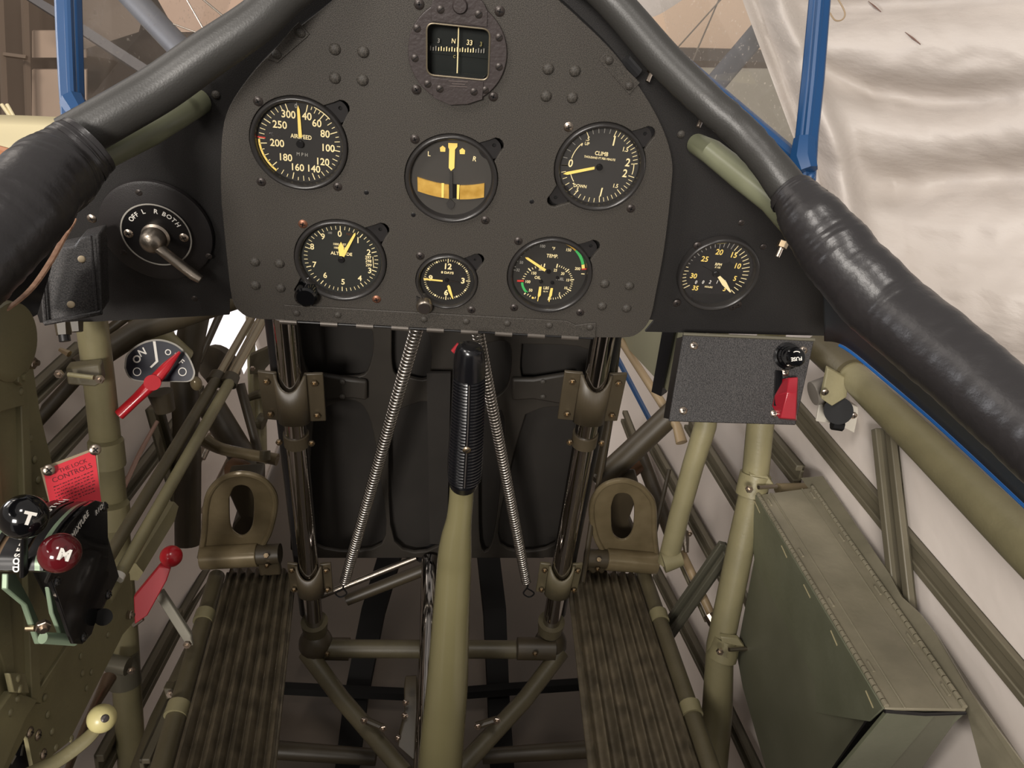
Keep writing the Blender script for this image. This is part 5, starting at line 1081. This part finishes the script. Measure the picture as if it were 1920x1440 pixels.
# push rods
for i, (a, b, c) in enumerate([((478, 585), (405, 713), (152, 1130)), ((502, 585), (431, 716), (196, 1128))]):
    t = Thing('push_rod', ['left of the two parallel olive push rods running down the left wall', 'right of the two parallel olive push rods, ending in a white band'][i], 'push rod', at(c[0], c[1], .7), 'pair of olive push rods')
    t.part('rod', tb([(b[0], b[1], 1.12, 20), (c[0], c[1], .66 + .02 * i, 25)]), OLD if i == 0 else OLV)
    t.part('inner_rod', tb([(a[0], a[1], 1.28, 14), (b[0], b[1], 1.12, 15)]), mat('rod_steel', (150, 138, 116), .3, .7)); t.part('guide_collar', tb([(b[0] + 5, b[1] - 12, 1.13, 28), (b[0] - 3, b[1] + 4, 1.12, 32)]), OLB)
    if i == 1: t.part('white_band', tb([(222, 1076, .70, 27), (217, 1086, .696, 27)]), WHT)
tubes('push_rod', [(490, 590, 1.33, 10), (425, 712, 1.2, 10)], MATS['rod_steel'], 'thin bright rod between the upper ends of the two push rods', 'push rod')
tubes('side_channel', [(322, 948, .97, 26), (306, 975, .95, 42), (245, 1072, .86, 46)], OLV, 'broad olive channel beneath the push rods beside the red lever', 'channel', n=6)
tubes('cable', [(295, 790, 1.06, 7), (262, 850, 1.03, 9), (232, 915, .99, 9), (200, 985, .97, 7)], mat('cable_wrap', (156, 126, 112), .4, .3), 'wrapped cable behind the push rods on the left', 'cable', sm=True, n=8)
# fuel valve
fv = Thing('fuel_valve', 'navy half-round dial marked ON and OFF with a long red pointer handle', 'fuel valve', at(290, 770, .88))
Cf = at(300, 700, .88); nf = (CP - Cf).normalized(); Mf = frame(Cf, nf, (0, 0, 1), 0)
# align local x with image x
xv = (at(310, 700, .88) - Cf).normalized(); yv = nf.cross(xv).normalized(); Mf = Matrix((xv, yv, nf)).transposed().to_4x4(); Mf.translation = Cf; kf = .88 / F
def fp(px, py): return ((px - 300) * kf, -(py - 700) * kf)
ring_o = [(233, 690), (236, 668), (250, 652), (272, 640), (300, 636), (330, 645), (352, 665), (364, 690), (365, 704), (356, 715), (330, 716), (265, 715), (242, 708)]
ring_s = smo([fp(*q) for q in ring_o], 4); inn = [(x * .95, (y - .005) * .94 + .005) for x, y in ring_s]
bp_ = fv.part('dial_plate', plate2d(ring_s, [], -.002, 0, Mf), NAVY); fv.part('rim_line', plate2d(ring_s, [inn], 0, .0004, Mf), GRY, bp_)
lt = MB(); text(lt, 'O', *fp(257, 674), 15 * kf * 1.3, Mf, 52 - 90 + 20, .0002, .02); text(lt, 'N', *fp(267, 661), 15 * kf * 1.3, Mf, -28, .0002, .02); text(lt, 'O', *fp(315, 661), 13 * kf * 1.2, Mf, 20, .0002, .01); text(lt, 'F', *fp(328, 668), 13 * kf * 1.2, Mf, 30, .0002, .01); text(lt, 'F', *fp(340, 679), 13 * kf * 1.2, Mf, 45, .0002, .01)
for q, r in (((257, 697), 8), ((342, 697), 8)): lt.lathe([(r * kf * .8, .0003), (r * kf * .8, .0006), (r * kf, .0006), (r * kf, .0003)], Mf @ Matrix.Translation((*fp(*q), 0)), 20)
lt.prism([Mf @ V((*fp(*q), .0003)) for q in [(287, 640), (292, 640), (297, 678), (284, 690), (281, 688), (292, 677)]], nf * .0003)
fv.part('lettering', lt, WHT, bp_)
h = MB(); hp_ = [Mf @ V((*fp(x, y), z)) for x, y, z in ((225, 776, .030), (255, 748, .026), (287, 717, .022), (312, 688, .018), (337, 660, .014))]
hd = fv.part('handle', h.tube(hp_, [.0072, .0070, .0085, .0068, .0018], 14, flat=.75), RED, bev=.0004); fv.part('handle_boss', MB().tube([Mf @ V((*fp(287, 717), .010)), Mf @ V((*fp(286, 717), .031))], .0088, 24), RED, hd)
fv.part('valve_body', tb([(300, 735, .92, 46), (310, 770, .93, 36)]), OLB); fv.part('mount_bolt', MB().ball(at(368, 719, .95), .010, 20, 12, (.7, .7, 1)), PED)
# red lever
rl = Thing('red_lever', 'flat dark red lever topped by a small red ball left of the left pedal', 'lever', at(260, 1165, .84))
rl.part('ball_knob', MB().ball(at(321, 1043, .84), .0118, 28, 16), RED, ang=80)
rl.part('lever_blade', MB().prism([at(a, b, .845) for a, b in [(298, 1062), (320, 1066), (312, 1090), (276, 1155), (252, 1172), (250, 1120)]], (0, .006, 0)), REDD, bev=.0012)
rl.part('link', MB().prism([at(a, b, .90) for a, b in [(290, 1118), (305, 1110), (358, 1192), (362, 1212), (345, 1205)]], (0, .006, 0)), mat('grey_link', (120, 116, 104), .4, .3), bev=.001); rl.inst('bolt', BLT, frame(at(352, 1207, .885), (0, -1, .3))); rl.part('rod_end', tb([(250, 1172, .85, 10), (268, 1160, .85, 8)], n=8), STEEL)
# cream knob
ckn = Thing('trim_lever', 'cream ball knob on a curved olive lever in the bottom left corner', 'lever', at(130, 1440, .6))
ckn.part('ball_knob', MB().ball(at(191, 1347, .60), .0108, 28, 16), CRM, ang=80, label='cream ball knob'); ckn.part('lever_arm', tb([(186, 1360, .60, 22), (160, 1388, .59, 28), (110, 1425, .575, 30), (60, 1450, .56, 32), (0, 1475, .54, 34)], True, flat=.6), OLV)
ckn.inst('screw', SLD, frame(at(197, 1347, .584), CP - at(197, 1347, .584)))
tubes('control_cable', [(205, 1270, .80, 26), (190, 1300, .78, 20), (172, 1335, .75, 15), (150, 1385, .72, 14), (125, 1450, .68, 14)], mat('cable_bronze', (110, 92, 74), .3, .7), 'bronze control rod with dark sleeve passing behind the cream knob', 'rod', sm=True)

# ================================================================== RIGHT CONTROLS
sb = Thing('switch_box', 'black crackle switch box with a red guarded switch and a fuse holder', 'switch box', at(1375, 795, .80))
q4 = [(1281, 626), (1527, 637), (1492, 797), (1254, 790)]
P4 = [at(*q, .79) for q in q4]; nb = (P4[1] - P4[0]).cross(P4[3] - P4[0]).normalized()
if nb.dot(CP - P4[0]) < 0: nb = -nb
fc = sb.part('front_plate', MB().prism(P4, -nb * .003), CRK3, bev=.001)
sb.part('box_body', MB().prism([P4[0].lerp(P4[2], .02) - nb * .003, P4[1].lerp(P4[3], .02) - nb * .003, P4[2].lerp(P4[0], .02) - nb * .003, P4[3].lerp(P4[1], .02) - nb * .003], -nb * .04), BLK)
sb.part('top_lip', MB().tube([P4[0] + nb * .0002, P4[1] + nb * .0002], .0018, 8), mat('worn_edge2', (104, 100, 86), .4, .3), fc)
for q in ((1301, 648), (1506, 657), (1281, 770), (1452, 775), (1472, 698)): sb.inst('screw', SCN, frame(at(*q, .79) + nb * .0002, nb), fc)
xv = (P4[1] - P4[0]).normalized(); yv = nb.cross(xv)
def sbM(px, py, z=0):
    M = Matrix((xv, yv, nb)).transposed().to_4x4(); M.translation = at(px, py, .79) + nb * z; return M
fh = sb.part('fuse_holder', MB().lathe([(.0135, 0), (.0138, .004), (.0115, .005), (.0112, .010), (.0098, .011), (.0095, .017), (1e-8, .017)], sbM(1474, 668), 32), GLOSS)
fh2 = sb.part('fuse_cap', MB().lathe([(.0098, .016), (.0098, .026), (.0085, .0275), (1e-8, .0275)], sbM(1475, 671), 32), GLOSS, fh)
lt = MB(); text(lt, 'FUSE', 0, -.0018, .0052, sbM(1475, 671), 172, .0277, .02); lt.tube([sbM(1475, 671) @ V((.0055 * math.cos(a), .0055 * math.sin(a), .0278)) for a in [1.0, 1.3, 1.6, 1.9, 2.2]], .0005, 6); sb.part('cap_lettering', lt, WHT, fh)
gs = sb.part('switch_base', MB().box(sbM(1457, 728, .002), .007, .036, .004), GLOSS)
gd = MB(); gm = sbM(1472, 745)
def gp3(px, py, z):
    return at(px, py, .79 - z * .95)
V8 = [gp3(1466, 710, .0), gp3(1497, 709, .0), gp3(1494, 789, .0), gp3(1461, 786, .0), gp3(1478, 708, .012), gp3(1496, 707, .013), gp3(1494, 738, .020), gp3(1476, 736, .020), gp3(1492, 786, .013), gp3(1463, 784, .013), gp3(1447, 762, .0), gp3(1452, 742, .004)]
gd.add(V8, [[0, 1, 5, 4], [4, 5, 6, 7], [7, 6, 8, 9], [9, 8, 2, 3], [1, 2, 8, 6, 5], [0, 4, 7, 11], [11, 7, 9, 3, 10], [0, 11, 10], [0, 10, 3, 2, 1]])
sb.part('red_guard', gd, mat('guard_red', (150, 28, 42), .3, coat=.3), label='red hinged guard over the toggle switch', bev=.0008, ang=20)
# longeron, sleeve and jack
lg = Thing('longeron', 'thick olive longeron tube running back below the right leather roll', 'tube', at(1760, 860, .68))
lg.part('tube', tb([(1545, 655, .93, 50), (1590, 696, .88, 53), (1740, 842, .72, 68), (1920, 1018, .56, 92), (2060, 1150, .47, 112), (2600, 1640, .31, 170)], False, 28), OLV)
sl = lg.part('end_sleeve', tb([(1535, 648, .925, 58), (1592, 700, .87, 60)], n=28), OLD)
lg.part('gusset', MB().prism([at(a, b, .855) for a, b in [(1552, 690), (1592, 712), (1588, 745), (1560, 762), (1540, 748), (1546, 720)]], (0, .006, 0)), OLV, sl, bev=.001); lg.inst('screw', SCN, frame(at(1547, 736, .845), PN), sl)
js = Thing('headset_jack', 'grey cylinder and black socket on a white plate hanging under the right longeron', 'socket', at(1570, 800, .88))
js.part('grey_cylinder', tb([(1524, 738, .89, 46), (1560, 728, .89, 52)]), mat('grey_plastic', (120, 114, 106), .4)); js.part('white_plate', MB().prism([at(a, b, .90) for a, b in [(1540, 735), (1612, 765), (1602, 812), (1568, 795), (1530, 790)]], (0, .003, 0)), mat('white_plate', (190, 184, 172), .4), bev=.0006)
js.part('socket', MB().tube([at(1572, 770, .86), at(1572, 770, .90)], .0155, 28), mat('socket_black', (14, 14, 15), .6, spec=.2)); js.part('socket_key', tb([(1560, 795, .87, 22), (1580, 798, .87, 22)], n=8), MATS['socket_black']); js.inst('screw', SCN, frame(at(1601, 780, .895), PN))
# flap motor link, lower fittings
al = Thing('actuator_rod', 'olive actuator rod with bright clevis ends between the right brace and upright tube', 'rod', at(1330, 1160, 1.05))
al.part('rod', tb([(1278, 1035, 1.1, 16), (1335, 1155, 1.05, 16)]), mat('rod_tan', (150, 130, 100), .4)); al.part('second_rod', tb([(1272, 1050, 1.11, 7), (1325, 1165, 1.06, 8)]), OLD)
al.part('clevis', tb([(1328, 1152, 1.045, 20), (1338, 1168, 1.04, 22), (1345, 1182, 1.04, 14), (1352, 1198, 1.035, 12)], n=10), NIC); al.part('eye_bolt', tb([(1276, 995, 1.1, 18), (1284, 1000, 1.1, 18), (1287, 1036, 1.09, 9)], n=10), STEEL)
al.inst('bolt', BLT, frame(at(1343, 1150, 1.03), PN)); al.inst('bolt', BLT, frame(at(1292, 998, 1.085), PN)); al.part('cable', tb([(1352, 1198, 1.035, 3), (1362, 1210, 1.03, 3)], n=6), STEEL)
# map case
mc = Thing('map_case', 'olive metal map case with hinged lid and front flap on the right wall', 'map case', at(1600, 1440, .75))
TL, TR = at(1419, 928, .93), at(1524, 914, .945); BL, BR = at(1660, 1328, .64), at(1812, 1330, .645)
FBL, FBR = at(1372, 1180, .98), at(1500, 1700, .70)
up_ = (TR - TL).cross(BL - TL).normalized(); up_ = up_ if up_.z > 0 else -up_
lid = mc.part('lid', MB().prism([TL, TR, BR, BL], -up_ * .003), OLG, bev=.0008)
# raised ridges on the lid
def onlid(u, v): return TL.lerp(TR, u).lerp(BL.lerp(BR, u), v)
for u in (.24, .80): mc.part('lid_ridge', MB().prism([onlid(u - .012, .0), onlid(u + .012, .0), onlid(u + .012, 1), onlid(u - .012, 1)], up_ * .0012), OLG, lid, bev=.0004)
for u, k, nm in ((.02, 44, 'front_hinge'), (.99, 40, 'rear_hinge')):
    hm = MB()
    for i in range(k):
        a = i / k; hm.tube([onlid(u, a + .001) + up_ * .001, onlid(u, a + .82 / k) + up_ * .001], .0024, 10)
    mc.part(nm, hm, OLG, lid)
for u, vs2 in ((.13, (.06, .36, .60, .86)), (.90, (.05, .30, .56, .76, .94)), ):
    for v in vs2: mc.part('staple', MB().tube([onlid(u, v - .018) + up_ * .0006, onlid(u, v + .018) + up_ * .0006], .0014, 8), OLG, lid)
# rear flange plate
RF = [at(1500, 896, .945), at(1542, 892, .94), at(1665, 1072, .778), at(1690, 1118, .748), at(1725, 1150, .72), at(1755, 1190, .70), at(1812, 1288, .645), at(1925, 1440, .58), at(1960, 1520, .56), at(1860, 1520, .57), at(1812, 1335, .65), at(1524, 914, .95)]
RF = [CP + (p - CP) * 1.022 for p in RF]
mc.part('rear_flange', MB().prism(RF, (.004, 0, -.003)), OLG, bev=.0006)
# body front, sloping down to the floor
def onfr(u, v):
    a = TL.lerp(BL, u); b = FBL.lerp(at(1560, 1720, .66), u); return a.lerp(b, v)
LB = [TL, BL, BL + V((.02, .0, -.30)), at(1440, 1520, .90), at(1376, 1290, .985), at(1364, 1225, .99), at(1395, 1060, .975)]
LBB = [p + V((.012, 0, -.0)) for p in LB]
mc.part('body', MB().prism(LBB, (.06, 0, -.01)), mat('case_body_green', (92, 92, 76), .4, rgb2=(100, 100, 84), vscale=20))  # body slightly darker green than the front flap
nfp = (BL - TL).cross(at(1437, 1202, .935) - TL).normalized(); nfp = nfp if nfp.dot(CP - TL) > 0 else -nfp
flp = [TL, at(1414, 1010, .955), at(1418, 1100, .95), at(1437, 1202, .93), at(1462, 1262, .90), at(1491, 1320, .865), at(1540, 1334, .80), at(1600, 1342, .73), at(1650, 1351, .668), BL]
# flatten flap on its own plane
flp = [p - nfp * (p - TL).dot(nfp) for p in flp]
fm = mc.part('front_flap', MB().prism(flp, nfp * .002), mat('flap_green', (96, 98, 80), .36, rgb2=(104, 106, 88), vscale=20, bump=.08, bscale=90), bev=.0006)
def onpl(px, py, off=.002):
    r = ray(px, py); t = (TL - CP).dot(nfp) / r.dot(nfp); return CP + r * t + nfp * off
for q, dx, dy in (((1423, 950), 5, 11), ((1474, 1034), 5, 11), ((1517, 1108), 6, 12), ((1568, 1196), 6, 14), ((1635, 1311), 7, 16)): mc.part('staple', MB().tube([onpl(q[0] - dx, q[1] - dy), onpl(q[0] + dx, q[1] + dy)], .0009, 6), mat('worn_staple', (150, 140, 108), .4), fm)
lt = mc.part('latch', MB().prism([onpl(*q) for q in [(1464, 1208), (1474, 1204), (1483, 1222), (1484, 1236), (1476, 1240), (1470, 1228)]], nfp * .003), mat('latch_tan', (140, 128, 98), .3, .3), bev=.0006)
mc.part('latch_ring', MB().lathe([(.003, 0), (.0045, .002), (.006, 0)], frame(onpl(1468, 1216), nfp), 18), MATS['latch_tan'], lt); mc.inst('screw', SCN, frame(onpl(1466, 1247), nfp), lt)
# lower flap ribs and pocket edges
rb = MB()
for pl in ([(1396, 1110), (1404, 1106), (1440, 1198), (1434, 1206)],): rb.prism([onpl(*q, .003) for q in pl], nfp * .004)
mc.part('pocket_rib', rb, MATS['latch_tan'] if False else OLG)
rb = MB().prism([onpl(*q, -.010) for q in [(1437, 1206), (1450, 1210), (1580, 1480), (1560, 1490)]], nfp * .004); mc.part('pocket_rib', rb, OLG)
# near end of the case
dn_ = V((0, .02, -.12))
ep = mc.part('end_plate', MB().prism([BL.lerp(BR, .04) - up_ * .006, BR.lerp(BL, .35) - up_ * .006, BR.lerp(BL, .38) + V((.0, -.0, -.2)), BL + V((-.006, 0, -.2))], (0, .004, 0)), MATS['flap_green'], bev=.0006)
mc.part('end_plate', MB().prism([BR.lerp(BL, .36) - up_ * .01 + V((0, .012, 0)), BR.lerp(BL, -.02) - up_ * .008 + V((0, .002, 0)), BR + V((.0, .004, -.06)), BR.lerp(BL, .3) + V((0, .018, -.2)), BR.lerp(BL, .38) + V((0, .012, -.2))], (0, .004, 0)), MATS['flap_green'])
mc.part('end_recess_shade', MB().prism([BL + V((.006, .012, -.012)), BR + V((-.004, .014, -.012)), BR + V((-.004, .014, -.2)), BL + V((.006, .012, -.2))], (0, .002, 0)), BLK)  # black sheet standing in for the shade inside the case
mc.part('end_lip', MB().tube([BL - up_ * .003, BL.lerp(BR, .5) - up_ * .006, BR - up_ * .004], .0018, 8), BLK)
mc.part('mounting_sleeve', tb([(1458, 916, .97, 20), (1512, 915, .99, 20)], n=16), mat('sleeve_tan', (158, 142, 112), .35, .3))
for q in ((1846, 1385), (1850, 1422)): mc.inst('rivet', RVG, frame(at(*q, .655), (-.4, -.6, .7)))
print('things', len([o for o in SC.objects if o.parent is None]))
